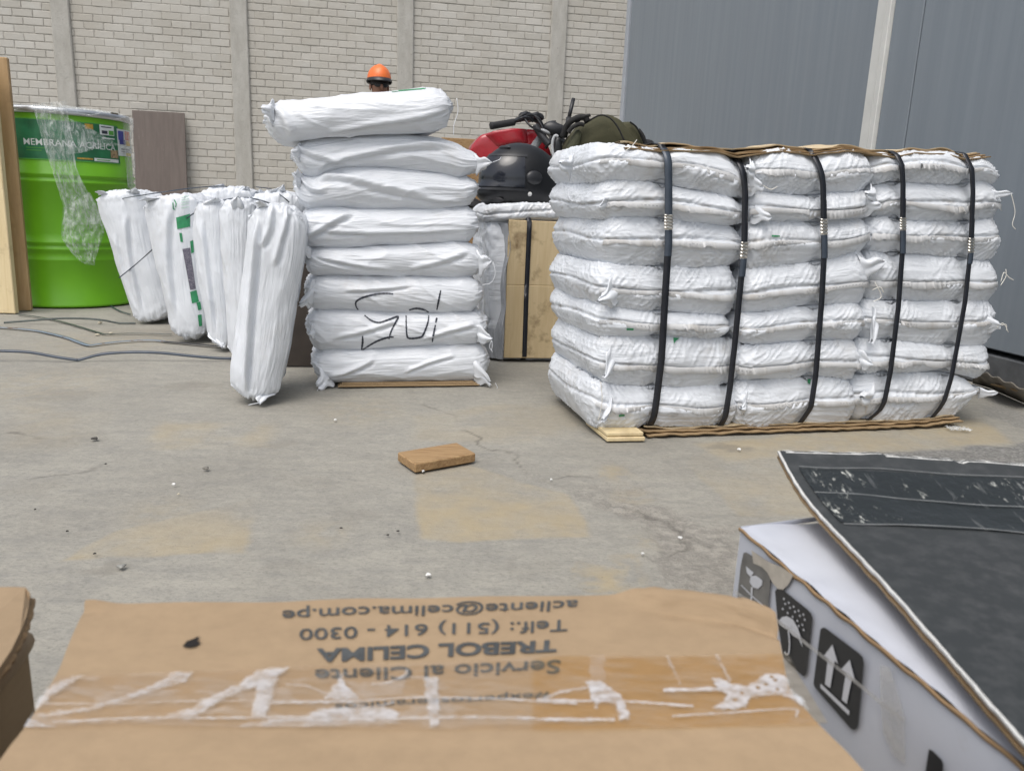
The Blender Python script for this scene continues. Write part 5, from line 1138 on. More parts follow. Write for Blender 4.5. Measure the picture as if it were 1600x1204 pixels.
    def kt(name, pts, r, mat): mb = MB(); mb.tube(spline(np.array(pts), 30), r, 8); return mb.build(name, mat, bk, True)
    kt('strap', [Kp(880, 214, .02), Kp(886, 196, .0), Kp(898, 186, -.02), Kp(912, 184, -.02), Kp(916, 190, -.02)], .017, mk); kt('strap', [Kp(886, 208, -.03), Kp(892, 200, -.035), Kp(903, 195, -.035), Kp(910, 196, -.035)], .012, mk)
    kt('carry_handle', [Kp(899, 193, -.01), Kp(908, 184, -.03), Kp(920, 181, -.03)], .009, mk)
    kt('zip', [Kp(912, 194, -.012), Kp(935, 181, -.016), Kp(950, 185, -.03), Kp(962, 200, -.04), Kp(972, 222, -.045)], .0045, mk); kt('zip', [Kp(986, 190, .02), Kp(996, 198, .02), Kp(1004, 213, .02), Kp(1010, 228, .02)], .005, mk)
    kt('buckle_strap', [Kp(998, 202, .0), Kp(1004, 212, -.01), Kp(1009, 226, -.01)], .008, mk)
moto()
# ------------------------------------------------------------------ loose strapping on the ground
def gstrap(label, pts, wd, mat, yl=None, name='strapping_band', grp='strapping lying on the ground', edge=False, tail=None):
    P = []
    for x, y in spline(np.array(pts, float), 60):
        if yl is None: P.append(PZ(x, y, .0025))
        else:
            g = PZ(x, max(y, np.interp(x, [a for a, b in yl], [b for a, b in yl]))); N = np.array([g[0], g[1], 0]); N /= np.linalg.norm(N)
            q = PP(x, y, g, N); q[2] = max(q[2], .002); P.append(q)
    P = np.array(P); T = np.gradient(P, axis=0); T /= np.linalg.norm(T, axis=1, keepdims=True)
    sd_ = np.cross(UP, T); sd_ /= np.linalg.norm(sd_, axis=1, keepdims=True)
    if edge: sd_ = sd_ * .35 + UP * .8
    root = None
    if tail:
        root = empty(name); n = int(60 * tail)
        strip('band', P[:n] - sd_[:n] * wd / 2, P[:n] + sd_[:n] * wd / 2, mat, root, .0014); strip('dark_end', P[n - 1:] - sd_[n - 1:] * wd / 2, P[n - 1:] + sd_[n - 1:] * wd / 2, M_strap, root, .0016); o = root
    else: o = strip(name, P - sd_ * wd / 2, P + sd_ * wd / 2, mat, None, .0014)
    setp(o, label, 'strap', grp)
t = NT('worn_blue_strapping'); tc = t.n('TexCoord').outputs['Object']; n = t.noise(tc, 28, 3, .6); c = t.mix(t.ramp(n, [(.56, 0.0), (.60, 1.0)]), (.17, .215, .27), (.12, .075, .06)); t.set(t.b, 'Base Color', c); t.set(t.b, 'Roughness', .45); M_blue = t.m
M_gs = simple('dark_green_strapping', (.035, .05, .045), .4, .3, 30)
gstrap('pale blue grey worn strapping band on the ground, kinked, with a dark end', [(-40, 508), (0, 511), (55, 516), (100, 526), (128, 536), (140, 539), (155, 537), (190, 533), (235, 531), (265, 534), (300, 537), (345, 541)], .016, M_blue, tail=.80)
gstrap('dark strapping band bowed off the ground, nearest one, running to the ridged sack', [(-40, 548), (0, 548), (45, 550), (85, 557), (118, 562), (124, 562), (160, 553), (205, 550), (250, 551), (300, 556), (335, 559), (362, 560)], .011, M_strapgrey, [(-60, 564), (400, 562)], edge=True)
gstrap('thin dark green strapping looping between the planks and the leftmost standing sack', [(6, 504), (45, 501), (90, 497.5), (130, 497.5), (160, 500), (188, 505), (212, 505)], .009, M_gs, [(-60, 505), (400, 506)], edge=True)
gstrap('thin dark strapping running diagonally from the planks to the green printed sack', [(28, 491), (60, 495), (95, 502), (130, 512), (160, 521), (172, 521.5), (205, 520.5), (240, 521), (268, 522)], .010, M_gs)
gstrap('short thin strapping end on the ground beside the foot of the green drum', [(168, 470), (174, 478), (188, 486), (204, 491)], .008, M_strapgrey)

# ------------------------------------------------------------------ small things on the ground
a, b, c = PZ(648, 739), PZ(743, 721.5), PZ(621, 720)
mb = MB(); mb.bbox(a, b - a, c - a, UP * .021, .0025); setp(mb.build('wood_block', M_block), 'flat brown wood block lying alone in the middle of the concrete', 'wood block')
M_foam = simple('white_foam', (.72, .72, .70), .8, .05, 30); M_stone = simple('dark_pebble', (.05, .047, .042), .8, .3, 60); M_cream = simple('cream_chip', (.55, .50, .38), .8, .1, 30)
def crumb(name, label, cat, px, py, r, mat, seed, sq=.7, grp=None):
    g = PZ(px, py); rng = random.Random(seed); ax_ = [rng.uniform(.7, 1.3) for _ in range(2)]
    def fn(a, e):
        k = 1 + .25 * math.sin(3 * a + seed) * math.cos(e) + .15 * math.sin(5 * a + 2 * seed + 3 * e)
        return g + np.array([r * ax_[0] * math.cos(a) * math.cos(e) * k, r * ax_[1] * math.sin(a) * math.cos(e) * k, r * sq * (math.sin(e) * k + .85)])
    setp(link(name, gridmesh(name, superell(14, 9, fn)), mat), label, cat, grp)
G1 = 'foam crumbs on the concrete'; G2 = 'pebbles and dark bits on the concrete'
crumb('foam_crumb', 'white foam crumb touching the near corner of the wood block', 'foam crumb', 661, 737, .0035, M_foam, 1, grp=G1)
crumb('foam_crumb', 'white foam crumb alone just beyond the upside down printed carton', 'foam crumb', 669, 899, .0034, M_foam, 2, grp=G1)
crumb('foam_crumb', 'white foam crumb left of the wood block, in front of the loose stack', 'foam crumb', 524, 657, .004, M_foam, 3, grp=G1)
crumb('foam_crumb', 'white foam crumb on the concrete left of the tan patches', 'foam crumb', 272, 758, .004, M_foam, 4, grp=G1)
crumb('foam_crumb', 'white foam crumb on the wet stain in front of the strapped bale', 'foam crumb', 1155, 703, .004, M_foam, 5, grp=G1)
crumb('foam_crumb', 'white foam crumb on the crumbled concrete near the white carton', 'foam crumb', 1063, 841, .0032, M_foam, 6, grp=G1)
crumb('foam_crumb', 'white foam crumb beside the crumbled concrete, left edge', 'foam crumb', 1004, 866, .003, M_foam, 7, grp=G1)
crumb('foam_crumb', 'white foam crumb on the crack beyond the tan square', 'foam crumb', 861, 750, .003, M_foam, 8, grp=G1)
crumb('pebble', 'dark flat bit of debris in front of the ground strapping at the left', 'pebble', 148, 686, .0075, M_stone, 9, .35, G2)
crumb('pebble', 'grey brown pebble between the dark debris and the wood block', 'pebble', 322, 733, .006, simple('grey_pebble', (.18, .17, .15), .8, .3, 60), 10, .5, G2)
crumb('pebble', 'grey pebble just beyond the far left corner of the printed carton', 'pebble', 190, 886, .006, simple('pale_pebble', (.27, .27, .25), .8, .3, 60), 11, .4, G2)
for i, (x, y, lb) in enumerate([(279, 772, 'tan chip beside the foam crumb left of the tan patches'), (55, 796, 'small dark bit at the far left of the concrete'), (533, 825, 'small dark bit left of the tan square'), (622, 830, 'small dark bit at the left edge of the tan square'), (606, 836, 'tiny dark bit left below the tan square'), (165, 725, 'small dark bit below the flat debris at left'), (105, 830, 'small dark bit on the left tan patch'), (148, 865, 'small dark bit near the left tan patch border')]):
    crumb('pebble', lb, 'pebble', x, y, .0021, M_stone if i else M_cream, 20 + i, .6, G2)
crumb('wood_chip', 'cream wood chip on the ground among the strapping', 'wood chip', 156, 505, .012, M_cream, 31, .35, 'wood chips among the strapping')
crumb('wood_chip', 'cream wood chip at the kink of the diagonal strapping', 'wood chip', 173, 521, .010, M_cream, 32, .3, 'wood chips among the strapping')
crumb('wood_chip', 'small cream wood chip left of the kinked diagonal strapping', 'wood chip', 152, 523, .008, M_cream, 33, .3, 'wood chips among the strapping')
# torn cardboard along the foot of the grey building
root = empty('cardboard_scrap'); setp(root, 'torn dirty cardboard strip lying along the foot of the grey building', 'cardboard scrap')
bs = spline(np.array([PZ(1520, 598), PZ(1548, 606), PZ(1575, 618), PZ(1612, 634)]), 30); tp = spline(np.array([PZ(1520, 592, .03), PZ(1534, 582, .075), PZ(1562, 592, .08), PZ(1600, 608, .07)]), 30)
tp = tp + np.array([[0, 0, .004 * math.sin(i * 1.1)] for i in range(30)]); strip('cardboard_layer', bs, tp, simple('dirty_grey_cardboard', (.20, .18, .15), .85, .25, 20), root, .004)
t2 = spline(np.array([PZ(1545, 597, .05), PZ(1565, 600, .055), PZ(1585, 606, .06), PZ(1598, 608, .065)]), 30); b2 = spline(np.array([PZ(1560, 604, .035), PZ(1572, 608, .035), PZ(1586, 611, .04), PZ(1598, 612, .05)]), 30); strip('torn_flap', b2, t2 - UP * .004 - IN * .01, M_card, root, .004)
g = PZ(1497, 672)
t = NT('crumpled_clear_plastic'); tr = t.n('BsdfTransparent'); n = t.noise(t.n('TexCoord').outputs['Object'], 90, 4); t.set(t.b, 'Base Color', (.75, .78, .8)); t.set(t.b, 'Roughness', .2); mx = t.n('MixShader', Fac=t.ramp(n, [(.4, .15), (.7, .7)])); t.t.links.new(tr.outputs[0], mx.inputs[1]); t.t.links.new(t.b.outputs[0], mx.inputs[2]); t.t.links.new(mx.outputs[0], t.t.nodes['Material Output'].inputs['Surface'])
P = np.array([[g + np.array([(i / 20 - .5) * .06, (j / 12 - .5) * .04, .006 + .006 * pn(np.array([i * .45]), np.array([j * .5]), 4)[0]]) for j in range(13)] for i in range(21)])
setp(link('plastic_scrap', gridmesh('plastic_scrap', P), t.m), 'scrap of crumpled clear plastic on the ground by the lower right corner of the bale', 'plastic scrap')

# ------------------------------------------------------------------ printed carton in the foreground
def px_poly(mb, f, pts, n=0):
    mb.add([f(x, y) for x, y in pts], [tuple(range(len(pts)))])
def carton():
    root = empty('carton'); setp(root, 'brown cardboard carton with upside down printing and wide clear tape, nearest the camera', 'carton')
    O = PD(135, 945, .50); e1 = PD(1215, 985, .50) - O; dv = ray(647, 14)
    N = np.cross(e1, dv); N /= np.linalg.norm(N); N = N if N[2] > 0 else -N
    farx = np.array([135, 165, 250, 440, 600, 760, 900, 970, 1010, 1060, 1100, 1140, 1165, 1190, 1203, 1215]); fary = np.array([946, 942, 941, 939, 934, 930, 930, 929, 924, 922, 926, 936, 948, 958, 968, 986])
    Lp = spline(np.array([(135, 946), (108, 1006), (86, 1058), (46, 1124), (0, 1186), (-70, 1280), (-170, 1420), (-330, 1650)], float), 120)
    Rp = spline(np.array([(1215, 986), (1224, 1030), (1236, 1080), (1264, 1114), (1350, 1204), (1430, 1295), (1540, 1420), (1740, 1650)], float), 120)
    def bump(px, py):
        d = 0.0
        if px > 940 and py < 1010:
            c = np.interp(px, [940, 1040, 1160, 1215], [936, 952, 968, 990]); d += .011 * math.exp(-((py - (c - 14)) / 9) ** 2) * sstep(940, 1040, np.array(px)) - .0045 * math.exp(-((py - c - 2) / 4.5) ** 2) * sstep(960, 1060, np.array(px))
        if px < 200 and py < 975: d += .005 * math.exp(-((px - 140) / 30) ** 2 - ((py - 945) / 9) ** 2) - .0025 * math.exp(-((py - 954 + (px - 135) * .12) / 5) ** 2) * math.exp(-((px - 145) / 30) ** 2)
        d += .0012 * float(pn(np.array([px / 170.]), np.array([py / 60.]), 5)[0])
        return d
    f0 = lambda px, py, lift=0.0: PP(px, py, O, N) + N * (bump(px, py) + lift)
    nu = 150; U_ = np.linspace(0, 1, nu); P = np.zeros((120, nu, 3))
    for i in range(120):
        a, b = Lp[i], Rp[i]; k = max(0, 1 - i / 14)
        for j in range(nu):
            x = a[0] + (b[0] - a[0]) * U_[j]; y = a[1] + (b[1] - a[1]) * U_[j]
            if k > 0: y += (np.interp(135 + 1080 * U_[j], farx, fary) - (946 + 40 * U_[j])) * k ** 1.5
            P[i, j] = f0(x, y)
    link('top_panel', gridmesh('top_panel', P), M_cardtop, root)
    rim = np.vstack([P[::-1, 0], P[0, 1:], P[1:, -1], P[-1, ::-1][1:]])
    rim2 = rim.copy(); rim2[:, 2] = 0.0
    cc = rim.mean(0); ins = rim + (cc - rim) * .004 - N * .004
    Q = np.stack([rim, ins * .5 + rim * .5 - N * .003, np.concatenate([rim2[:, :2], rim[:, 2:] * .5], 1), rim2], 1)
    link('side_panels', gridmesh('side_panels', Q), M_cardtop, root)
    ink = simple('carton_ink', (.055, .06, .062), .7, .25, 60)
    def line(body, bold, br, bl, tr, tl):
        (V, Fc), wd_, ht_ = text_arr(body, bold); br, bl, tr, tl = map(np.array, (br, bl, tr, tl)); mb = MB(); W_ = []
        for v in V:
            s, t_ = v[0] / wd_, v[1] / ht_; q = (br * (1 - s) + bl * s) * (1 - t_) + (tr * (1 - s) + tl * s) * t_; W_.append(f0(q[0], q[1], .0012))
        mb.add(W_, Fc); mb.build('printed_line', ink, root)
    line('acliente@celima.com.pe', .008, (903, 939), (441, 954), (901, 955), (441, 971))
    line('Telf.: (511) 614 - 0300', .008, (887, 970), (468, 984), (886, 987), (468, 1002))
    line('TREBOL CELIMA', .034, (871, 1001), (495, 1016), (869, 1019), (495, 1035))
    line('Servicio al Cliente', .012, (876, 1033), (492, 1047), (874, 1053), (493, 1067))
    line('#expertosceramicos', .008, (859, 1083), (523, 1101), (858, 1093), (523, 1111))
    # tape, its white creases, torn places and film glints painted into the colour
    A4 = lambda L: [(x / 2.857, 880 + y / 2.857) for x, y in L]; A5 = lambda L: [(420 + x / 3.333, 880 + y / 3.333) for x, y in L]; A6 = lambda L: [(840 + x / 3.333, 880 + y / 3.333) for x, y in L]
    T = spline(np.array([(84, 1062), (250, 1052), (450, 1046), (650, 1038), (860, 1030), (1040, 1026), (1228, 1024)], float), 700); B = spline(np.array([(38, 1138), (250, 1138), (450, 1140), (650, 1142), (860, 1143), (1040, 1140), (1292, 1134)], float), 700)
    ss = np.linspace(0, 1, 90); X = T[:, :1] * (1 - ss) + B[:, :1] * ss; Y = T[:, 1:] * (1 - ss) + B[:, 1:] * ss
    nz = fbm(X / 9, Y / 5, 5, 4); Xw, Yw = X + 3.0 * pn(X / 14, Y / 9, 7), Y + 1.6 * pn(X / 11, Y / 7, 8)
    res = np.zeros(X.shape)
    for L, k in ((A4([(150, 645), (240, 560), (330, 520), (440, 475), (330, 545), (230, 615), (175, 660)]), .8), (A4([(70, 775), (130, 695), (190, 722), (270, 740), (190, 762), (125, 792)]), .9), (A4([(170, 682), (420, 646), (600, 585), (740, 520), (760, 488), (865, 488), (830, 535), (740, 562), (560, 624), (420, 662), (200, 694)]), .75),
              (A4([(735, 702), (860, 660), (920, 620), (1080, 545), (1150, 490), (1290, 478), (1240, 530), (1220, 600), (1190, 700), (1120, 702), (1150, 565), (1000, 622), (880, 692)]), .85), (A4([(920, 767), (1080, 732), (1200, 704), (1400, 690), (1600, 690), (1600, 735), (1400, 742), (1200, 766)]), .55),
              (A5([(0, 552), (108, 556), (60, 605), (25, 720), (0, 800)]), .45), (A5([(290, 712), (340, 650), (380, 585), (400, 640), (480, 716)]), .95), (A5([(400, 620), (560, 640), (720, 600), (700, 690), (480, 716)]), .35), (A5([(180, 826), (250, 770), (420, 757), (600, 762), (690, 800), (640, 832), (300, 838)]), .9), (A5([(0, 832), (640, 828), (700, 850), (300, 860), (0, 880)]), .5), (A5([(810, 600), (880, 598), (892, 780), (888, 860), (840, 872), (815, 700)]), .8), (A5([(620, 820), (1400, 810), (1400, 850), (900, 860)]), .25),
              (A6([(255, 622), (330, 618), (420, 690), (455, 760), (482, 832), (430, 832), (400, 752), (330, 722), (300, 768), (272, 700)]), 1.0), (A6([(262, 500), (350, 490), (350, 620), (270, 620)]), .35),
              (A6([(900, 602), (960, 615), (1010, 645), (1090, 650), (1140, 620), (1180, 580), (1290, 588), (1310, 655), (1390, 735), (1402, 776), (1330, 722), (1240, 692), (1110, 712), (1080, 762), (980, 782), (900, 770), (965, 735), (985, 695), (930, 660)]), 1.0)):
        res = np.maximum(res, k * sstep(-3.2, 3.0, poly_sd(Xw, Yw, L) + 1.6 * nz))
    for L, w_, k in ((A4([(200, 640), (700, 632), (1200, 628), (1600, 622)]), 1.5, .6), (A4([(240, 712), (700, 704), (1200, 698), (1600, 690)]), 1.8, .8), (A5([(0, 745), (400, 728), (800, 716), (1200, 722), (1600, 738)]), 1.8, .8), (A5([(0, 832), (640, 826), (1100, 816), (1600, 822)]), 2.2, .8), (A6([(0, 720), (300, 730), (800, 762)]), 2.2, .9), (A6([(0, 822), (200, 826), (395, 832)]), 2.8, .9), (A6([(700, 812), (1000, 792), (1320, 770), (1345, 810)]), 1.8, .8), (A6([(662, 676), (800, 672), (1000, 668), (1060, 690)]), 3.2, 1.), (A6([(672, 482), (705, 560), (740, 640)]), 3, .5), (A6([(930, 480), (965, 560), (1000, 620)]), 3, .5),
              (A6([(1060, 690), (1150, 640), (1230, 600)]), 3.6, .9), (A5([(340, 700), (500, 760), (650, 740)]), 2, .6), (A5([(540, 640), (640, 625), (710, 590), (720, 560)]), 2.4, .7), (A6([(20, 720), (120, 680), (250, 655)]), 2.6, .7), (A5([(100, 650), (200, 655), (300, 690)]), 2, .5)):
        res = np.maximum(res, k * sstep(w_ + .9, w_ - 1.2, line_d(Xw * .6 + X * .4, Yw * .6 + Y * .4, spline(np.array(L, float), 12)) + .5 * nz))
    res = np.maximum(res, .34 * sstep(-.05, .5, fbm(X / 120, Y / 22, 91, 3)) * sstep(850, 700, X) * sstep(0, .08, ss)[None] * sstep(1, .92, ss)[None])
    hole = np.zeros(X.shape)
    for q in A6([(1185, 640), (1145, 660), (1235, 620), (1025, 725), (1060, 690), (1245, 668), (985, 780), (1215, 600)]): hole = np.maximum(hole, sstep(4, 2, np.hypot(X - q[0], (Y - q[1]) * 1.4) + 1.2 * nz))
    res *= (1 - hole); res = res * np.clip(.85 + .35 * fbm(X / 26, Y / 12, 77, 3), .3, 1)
    amb = sstep(826, 838, X + 3 * nz) * sstep(0, .03, ss)[None]
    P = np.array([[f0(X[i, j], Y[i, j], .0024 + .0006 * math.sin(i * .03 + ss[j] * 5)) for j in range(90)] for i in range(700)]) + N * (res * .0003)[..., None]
    me = gridmesh('packing_tape', P); ca = me.color_attributes.new('crease_glint', 'FLOAT_COLOR', 'POINT'); ca.data.foreach_set('color', np.stack([res, amb, amb, amb], -1).reshape(-1).astype(np.float32))
    t = NT('creased_clear_tape'); tc = t.n('TexCoord').outputs['Object']; n = t.noise(t.mapping(tc, (4, 22, 1)), 9, 4, .65); sc = t.n('SeparateColor', Color=t.n('VertexColor', _layer_name='crease_glint').outputs[0])
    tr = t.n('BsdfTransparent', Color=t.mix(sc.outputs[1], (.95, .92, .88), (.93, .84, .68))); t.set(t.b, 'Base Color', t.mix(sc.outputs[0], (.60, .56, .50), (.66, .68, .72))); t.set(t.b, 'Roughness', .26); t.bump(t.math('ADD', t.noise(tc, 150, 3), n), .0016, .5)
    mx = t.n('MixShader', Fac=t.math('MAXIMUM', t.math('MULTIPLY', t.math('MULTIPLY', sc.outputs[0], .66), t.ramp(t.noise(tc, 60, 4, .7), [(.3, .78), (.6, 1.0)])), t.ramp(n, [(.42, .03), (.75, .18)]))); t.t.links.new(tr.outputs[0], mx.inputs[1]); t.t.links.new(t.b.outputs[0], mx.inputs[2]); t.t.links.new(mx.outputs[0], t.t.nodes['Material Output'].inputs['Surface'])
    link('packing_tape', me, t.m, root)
    import mathutils.geometry
    rng = random.Random(3)
    def jag(L, a=1.6):
        out = []
        for i in range(len(L)):
            p, q = np.array(L[i]), np.array(L[(i + 1) % len(L)]); n = max(1, int(np.hypot(*(q - p)) / 7))
            for k in range(n): out.append(tuple(p + (q - p) * k / n + np.array([rng.uniform(-a, a), rng.uniform(-a, a)]) * (k > 0)))
        return out
    # puncture
    mk = simple('puncture_hole', (.008, .006, .005), .9, .3, 60); L = jag(A4([(815, 375), (835, 352), (862, 342), (892, 330), (880, 352), (898, 356), (880, 372), (850, 380)]), .8)
    vs = [Vector((x, y, 0)) for x, y in L]; mb = MB(); mb.add([f0(x, y, .0016) for x, y in L], [tuple(t_) for t_ in mathutils.geometry.tessellate_polygon([vs])]); mb.build('puncture', mk, root)
carton()

# ------------------------------------------------------------------ white carton with handling symbols, and the black sheet on it
def white_carton():
    root = empty('white_carton'); setp(root, 'white flat carton with black handling symbols on its side, under the black sheet', 'carton')
    z = .28; C0, C1 = PZ(1157, 823, z), PZ(1600, 1193, z); D = (C1 - C0); D /= np.linalg.norm(D); R = PZ(1290, 806, z) - C0; R /= np.linalg.norm(R); Ns = np.cross(UP, D); Ns = Ns / np.linalg.norm(Ns)
    if Ns[0] > 0: Ns = -Ns
    t = NT('white_carton_paper'); tc = t.n('TexCoord').outputs['Object']; n = t.noise(tc, 6, 5); n2 = t.noise(tc, 35, 4, .7); c = t.mix(t.ramp(n, [(.4, 0.0), (.7, 1.0)]), (.54, .56, .61), (.46, .48, .54)); c = t.mix(t.math('MULTIPLY', t.ramp(n2, [(.60, 0.0), (.75, 1.0)]), .25), c, (.42, .40, .37)); t.set(t.b, 'Base Color', c); t.set(t.b, 'Roughness', .42); t.bump(n, .004, .4); mw = t.m
    LN = .75; WD = .5
    us, vs = np.linspace(0, LN, 90), np.concatenate([[0, .004, .008, .012], np.linspace(.018, WD, 40)])
    P = np.zeros((len(us), len(vs), 3))
    for i, u in enumerate(us):
        for j, v in enumerate(vs):
            zz = .0012 * pn(np.array([u * 30]), np.array([v * 20]), 3)[0] - .006 * sstep(.012, .10, np.array(v)) - .0015 * math.exp(-((v - .022) / .003) ** 2) + .0 
            P[i, j] = C0 + D * u + R * v + UP * (zz + .0015 * pn(np.array([u * 40.]), np.array([0.3]), 9)[0] * (v < .01))
    link('top_panel', gridmesh('top_panel', P), mw, root)
    H_ = z - .0
    S_ = np.array([[C0 + D * u + Ns * (.0015 * pn(np.array([u * 12.]), np.array([k * 3.]), 5)[0] - .0005) - UP * (.004 + (H_ - .005) * k) for k in np.linspace(0, 1, 16)] for u in us]); link('side_panel', gridmesh('side_panel', S_), mw, root)
    mb = MB(); Z0 = UP * (H_ - .02); mb.obox(C0 + R * .006 - UP * H_ + D * .003 - Ns * .002, D * (LN - .006), R * (WD - .006), Z0); mb.build('carton_body', mw, root)
    e = np.array([C0 + D * u + UP * .0006 * math.sin(u * 190) for u in np.linspace(0, LN, 160)]); jt = np.array([.0009 * pn(np.array([u * 70.]), np.array([.5]), 2)[0] for u in np.linspace(0, LN, 160)])
    strip('cut_edge', e + Ns * .0012 - UP * (.0032 + .0 + jt[:, None]), e + Ns * (.0012 + jt[:, None]) - UP * .0004, M_cardedge, root, .0016)
    strip('cut_edge', e[:40] * 0 + np.array([C0 + R * .14 * s + UP * .0004 for s in np.linspace(0, 1, 40)]), np.array([C0 + R * .14 * s - UP * .004 for s in np.linspace(0, 1, 40)]), mw, root, .001)
    fO = C0 + Ns * .0022
    f = lambda x, y, l=0.0: PP(x, y, fO + Ns * l, Ns)
    A3 = lambda L: [(1130 + x / 3.4, 850 + y / 3.4) for x, y in L]
    mk = simple('symbol_ink', (.016, .017, .02), .35, .2, 60); mgk = simple('faded_symbol_ink', (.15, .145, .135), .5, .3, 40); mwt = simple('symbol_white', (.56, .57, .60), .45, .05, 30); mtan = simple('torn_paper_tan', (.44, .40, .34), .7, .25, 40)
    import mathutils.geometry
    def poly(L, m, name, l=0.0, par=None):
        vs_ = [Vector((x, y, 0)) for x, y in L]; mb = MB(); mb.add([f(x, y, l) for x, y in L], [tuple(t_) for t_ in mathutils.geometry.tessellate_polygon([vs_])]); o = mb.build(name, m, par or root); return o
    def sline(L, w_, m, name, l, par=None):
        Q = spline(np.array(L, float), 24); tn = np.gradient(Q, axis=0); tn /= np.linalg.norm(tn, axis=1, keepdims=True); nr = np.stack([-tn[:, 1], tn[:, 0]], -1); mb = MB(); mb.add([f(*(Q[i] + s * nr[i] * w_ / 2), l) for i in range(24) for s in (-1, 1)], [(2 * i, 2 * i + 1, 2 * i + 3, 2 * i + 2) for i in range(23)]); return mb.build(name, m, par or root)
    ic = poly(A3([(516, 452), (524, 443), (540, 441), (725, 580), (742, 600), (748, 632), (718, 955), (710, 975), (696, 985), (678, 978), (495, 768), (483, 750), (480, 732)]), mk, 'arrow_symbol')
    for L in ([(580, 532), (610, 634), (592, 617), (568, 762), (540, 742), (556, 604), (536, 590)], [(672, 613), (702, 728), (684, 712), (656, 846), (630, 824), (652, 680), (625, 664)], [(518, 738), (670, 884), (668, 908), (516, 760)]): poly(A3(L), mwt, 'arrow_mark', .0008, ic)
    ic = poly(A3([(275, 250), (284, 236), (305, 232), (448, 345), (468, 368), (475, 395), (443, 680), (436, 695), (424, 700), (330, 612), (318, 596), (290, 420)]), mk, 'umbrella_symbol')
    poly(A3([(296, 405), (312, 386), (338, 380), (370, 398), (395, 440), (412, 490), (420, 545), (400, 500), (382, 492), (366, 480), (345, 452), (320, 440), (302, 428)]), mwt, 'umbrella_mark', .0008, ic); sline(A3([(346, 455), (352, 520), (348, 575), (336, 584), (326, 568)]), 2.2, mwt, 'umbrella_mark', .0008, ic)
    k = 0
    for r in range(5):
        for cidx in range(5):
            x = 322 + cidx * 26 - r * 3 + (r % 2) * 10; y = 288 + r * 27 + cidx * 21
            if y > 470 or (r > 2 and cidx < 2): continue
            poly(A3([(x, y - 7), (x + 6, y + 3), (x, y + 7), (x - 5, y)]), mwt, 'drop_mark', .0008, ic)
    ic = poly(A3([(108, 45), (122, 42), (185, 80), (232, 128), (248, 165), (250, 200), (236, 372), (150, 330), (75, 275), (92, 120)]), mgk, 'glass_symbol')
    poly(A3([(120, 115), (162, 150), (150, 168), (175, 166), (208, 190), (206, 215), (186, 236), (158, 228), (140, 200), (146, 172), (126, 152)]), mwt, 'glass_mark', .0008, ic); sline(A3([(152, 228), (150, 280), (146, 335)]), 2.6, mwt, 'glass_mark', .0008, ic); sline(A3([(95, 215), (160, 280), (240, 345)]), 1.6, mwt, 'glass_mark', .0008, ic)
    poly(A3([(1092, 1086), (1112, 1094), (1160, 1142), (1170, 1165), (1160, 1300), (1060, 1300)]), mk, 'printed_letter')
    poly(A3([(150, 30), (195, 62), (240, 92), (310, 120), (372, 165), (345, 215), (318, 240), (290, 236), (262, 205), (235, 150), (205, 120), (160, 100)]), mtan, 'torn_patch', .0004)
    t = NT('side_tape'); n = t.noise(t.n('TexCoord').outputs['Object'], 60, 4); tr = t.n('BsdfTransparent'); t.set(t.b, 'Base Color', (.55, .54, .52)); t.set(t.b, 'Roughness', .2); mx = t.n('MixShader', Fac=t.ramp(n, [(.35, .25), (.7, .6)])); t.t.links.new(tr.outputs[0], mx.inputs[1]); t.t.links.new(t.b.outputs[0], mx.inputs[2]); t.t.links.new(mx.outputs[0], t.t.nodes['Material Output'].inputs['Surface'])
    sline(A3([(60, 250), (270, 392), (490, 565), (720, 742), (850, 850), (962, 935)]), 5.5, t.m, 'side_tape', .0012)
    poly(A3([(832, 640), (884, 652), (930, 800), (966, 922), (966, 1165), (900, 1118), (850, 1000), (836, 860)]), t.m, 'side_tape', .001)
    # black sheet
    br = empty('black_cardboard_sheet'); setp(br, 'thick black faced cardboard sheet with glossy tape lying on the white carton', 'cardboard')
    E = np.array([PZ(*q) for q in [(2050, 1620, .300), (1800, 1358, .300), (1600, 1152, .300), (1500, 1040, .301), (1400, 926, .302), (1340, 862, .303), (1292, 812, .304), (1264, 780, .309), (1240, 744, .317), (1218, 704, .327)]])
    n = 120; L = spline(E, n); Fd = PZ(1600, 724, .327) - PZ(1218, 704, .327); Fd /= np.linalg.norm(Fd)
    vs = np.linspace(0, .62, 130); P = np.zeros((n, len(vs), 3)); fx = [1218, 1280, 1340, 1365, 1374, 1378, 1382, 1425, 1428, 1432, 1490, 1494, 1500, 1508, 1530, 1600, 1800]; fy = [703, 702, 703, 697, 698, 710, 706, 706, 711, 708, 714, 722, 726, 718, 718, 724, 740]
    for j, v in enumerate(vs):
        far = L[-1] + Fd * v; px = topx(far); dy = np.interp(px[0], fx, fy) - np.interp(px[0], [1218, 1600], [704, 724])
        for i in range(n):
            a = i / (n - 1); P[i, j] = L[i] + Fd * v + UP * (.0022 * pn(np.array([a * 7]), np.array([v * 9]), 4)[0] * min(1, v * 12) - .008 * sstep(.0, .35, np.array(v)) * (1 - a) ) - (ray(px[0], 710) * np.array([1, 1, 0])) * (dy * .00085) * sstep(.93, 1.0, np.array(a))
    mk2 = NT('black_paper'); tc = mk2.n('TexCoord').outputs['Object']; nn_ = mk2.noise(tc, 60, 4, .7); nb = mk2.noise(tc, 5, 4); mk2.set(mk2.b, 'Base Color', mk2.mix(mk2.ramp(nn_, [(.45, 0.0), (.8, 1.0)]), mk2.mix(nb, (.030, .034, .036), (.040, .044, .046)), (.07, .073, .075))); mk2.set(mk2.b, 'Roughness', .62); mk2.set(mk2.b, 'Specular IOR Level', .4)
    link('black_face', gridmesh('black_face', P), mk2.m, br)
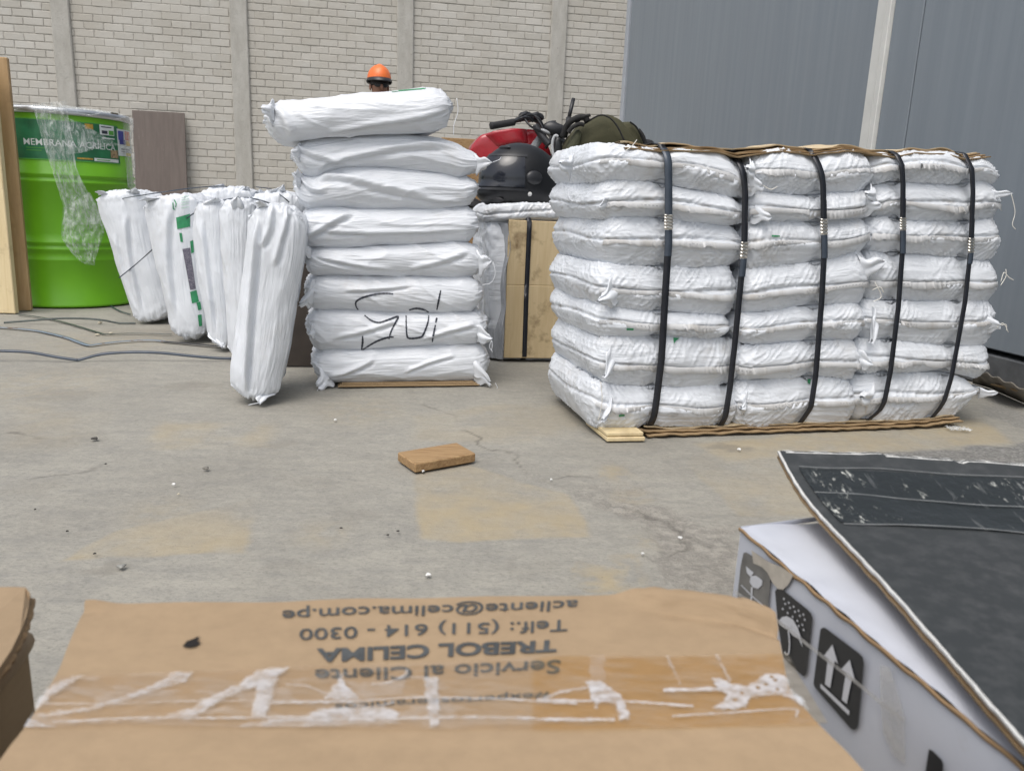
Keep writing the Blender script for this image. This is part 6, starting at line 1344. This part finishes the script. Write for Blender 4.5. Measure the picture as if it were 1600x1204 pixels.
    Rr = -Fd
    for nm, d0, d1, out, m_ in (('white_liner', .0004, .0026, .0022, simple('white_liner', (.60, .60, .58), .7, .12, 50)), ('fluting', .0026, .0062, .0008, M_cardedge), ('brown_liner', .0058, .0078, .0018, M_card)):
        rim = np.vstack([L + Rr * out, P[-1, 1:] + IN * out]); rim = rim + np.array([[0, 0, .0003 * math.sin(i * .9) + .0002 * math.sin(i * 2.3)] for i in range(len(rim))]) + np.array([Rr * .0005 * pn(np.array([i * .21]), np.array([.4]), 8)[0] for i in range(len(rim))])
        inn = np.vstack([L + Fd * .007, P[-1, 1:] - IN * .004]); strip(nm, rim - UP * (d0 + d1) / 2, inn - UP * (d0 + d1) / 2, m_, br, d1 - d0)
    Bm = P - UP * .0082; link('brown_back', gridmesh('brown_back', Bm), M_card, br)
    t = NT('glossy_tape'); tc = t.n('TexCoord').outputs['Object']; nn_ = t.noise(t.mapping(tc, (1, .28, 1), (0, 0, .55)), 150, 4, .75); bl = t.noise(tc, 14, 3); stk = t.math('MULTIPLY', t.ramp(nn_, [(.58, 0.0), (.66, 1.0)]), t.ramp(bl, [(.50, 0.0), (.64, 1.0)])); w_ = t.noise(t.mapping(tc, (30, 4, 1), (0, 0, .5)), 4, 3, .6); s2 = t.ramp(w_, [(.60, 0.0), (.72, 1.0)])
    c = t.mix(stk, t.mix(t.math('MULTIPLY', s2, .22), (.022, .026, .028), (.35, .36, .36)), (.62, .63, .58)); t.set(t.b, 'Base Color', c); t.set(t.b, 'Roughness', .16); t.set(t.b, 'Specular IOR Level', .5); t.bump(t.noise(tc, 22, 4), .006, .8)
    i0, i1 = int(n * .655), int(n * .925); T_ = P[i0:i1, 2:] + UP * .0012; link('glossy_tape', gridmesh('glossy_tape', T_), t.m, br)
    mt_ = simple('tape_edge_grey', (.22, .23, .23), .3, .2, 60)
    for i_, w2 in ((i0, .0012), (i1, .0010), (int((i0 * .45 + i1 * .55)), .0012)):
        q = P[i_, 2:] + UP * .0017; q = q + np.array([D * .006 * pn(np.array([k * .05]), np.array([i_ * .3]), 6)[0] for k in range(len(q))]); strip('tape_edge', q, q + D * w2, mt_, br, .0003)
white_carton()

# ------------------------------------------------------------------ carton at the left edge
def left_carton():
    root = empty('open_carton'); setp(root, 'brown cardboard carton with a lifted lid at the lower left edge', 'carton')
    K = PZ(46, 1004, .235); d = PZ(-6, 1082, .235) - K; d /= np.linalg.norm(d); lf = np.cross(UP, d); lf = lf if lf[0] < 0 else -lf
    mb = MB(); mb.bbox(K - UP * .235, d * .42, lf * .40, UP * .2345, .004); mb.build('carton_body', M_card, root)
    mb = MB(); mb.tube([K + d * s + lf * .004 + UP * (.002 + .003 * math.sin(s * 40)) for s in np.linspace(0, .4, 24)], [.008 + .002 * math.sin(i) for i in range(24)], 10); mb.build('rolled_flap', M_cardtop, root, True)
    mb = MB(); mb.obox(K - UP * .235 + d * .02 + lf * .035, d * .38, lf * .33, UP * .275); mb.build('inner_carton', M_cardedge, root)
    z = .282; L = [(-260, 922), (-60, 917), (25, 916), (40, 917), (47, 926), (46, 938), (41, 962), (32, 985), (18, 1014), (2, 1038), (-40, 1100), (-120, 1220), (-300, 1220)]
    pts = [PZ(x, y, z + (.004 if x > 30 and y < 930 else 0)) for x, y in L]; n = len(pts); mb = MB(); mb.add(pts + [p - UP * .005 for p in pts], [tuple(range(n)), tuple(range(n, 2 * n))[::-1]] + [(i, (i + 1) % n, (i + 1) % n + n, i + n) for i in range(n)]); mb.build('lid', M_cardtop, root)
    ed = spline(np.array([PZ(x, y, z - .0025) for x, y in [(47, 930), (42, 962), (33, 985), (19, 1014), (2, 1040), (-40, 1100)]]), 40)
    ed = ed + np.array([[.0006 * math.sin(i * 1.3) + .0004 * math.sin(i * .5), 0, .0005 * math.sin(i * 2.1)] for i in range(40)]); strip('torn_edge', ed - RT * .01, ed + RT * .0025 - UP * .004, M_cardedge, root, .003)
left_carton()
# ------------------------------------------------------------------ origins: each thing's own base point
def finish():
    bpy.context.view_layer.update()
    for o in list(scn.objects):
        if o.parent is not None or o.type not in ('MESH', 'EMPTY') or o.get('kind') == 'structure': continue
        tree = [o] + list(o.children_recursive); lo = np.full(3, 1e9); hi = -lo
        for x in tree:
            if x.type == 'MESH' and len(x.data.vertices):
                c = np.empty(len(x.data.vertices) * 3, np.float32); x.data.vertices.foreach_get('co', c); c = c.reshape(-1, 3)
                lo = np.minimum(lo, c.min(0)); hi = np.maximum(hi, c.max(0))
        b = Vector(((lo[0] + hi[0]) / 2, (lo[1] + hi[1]) / 2, lo[2])); T = Matrix.Translation(-b)
        for x in tree:
            if x.type == 'MESH': x.data.transform(T)
        o.location = b
finish()
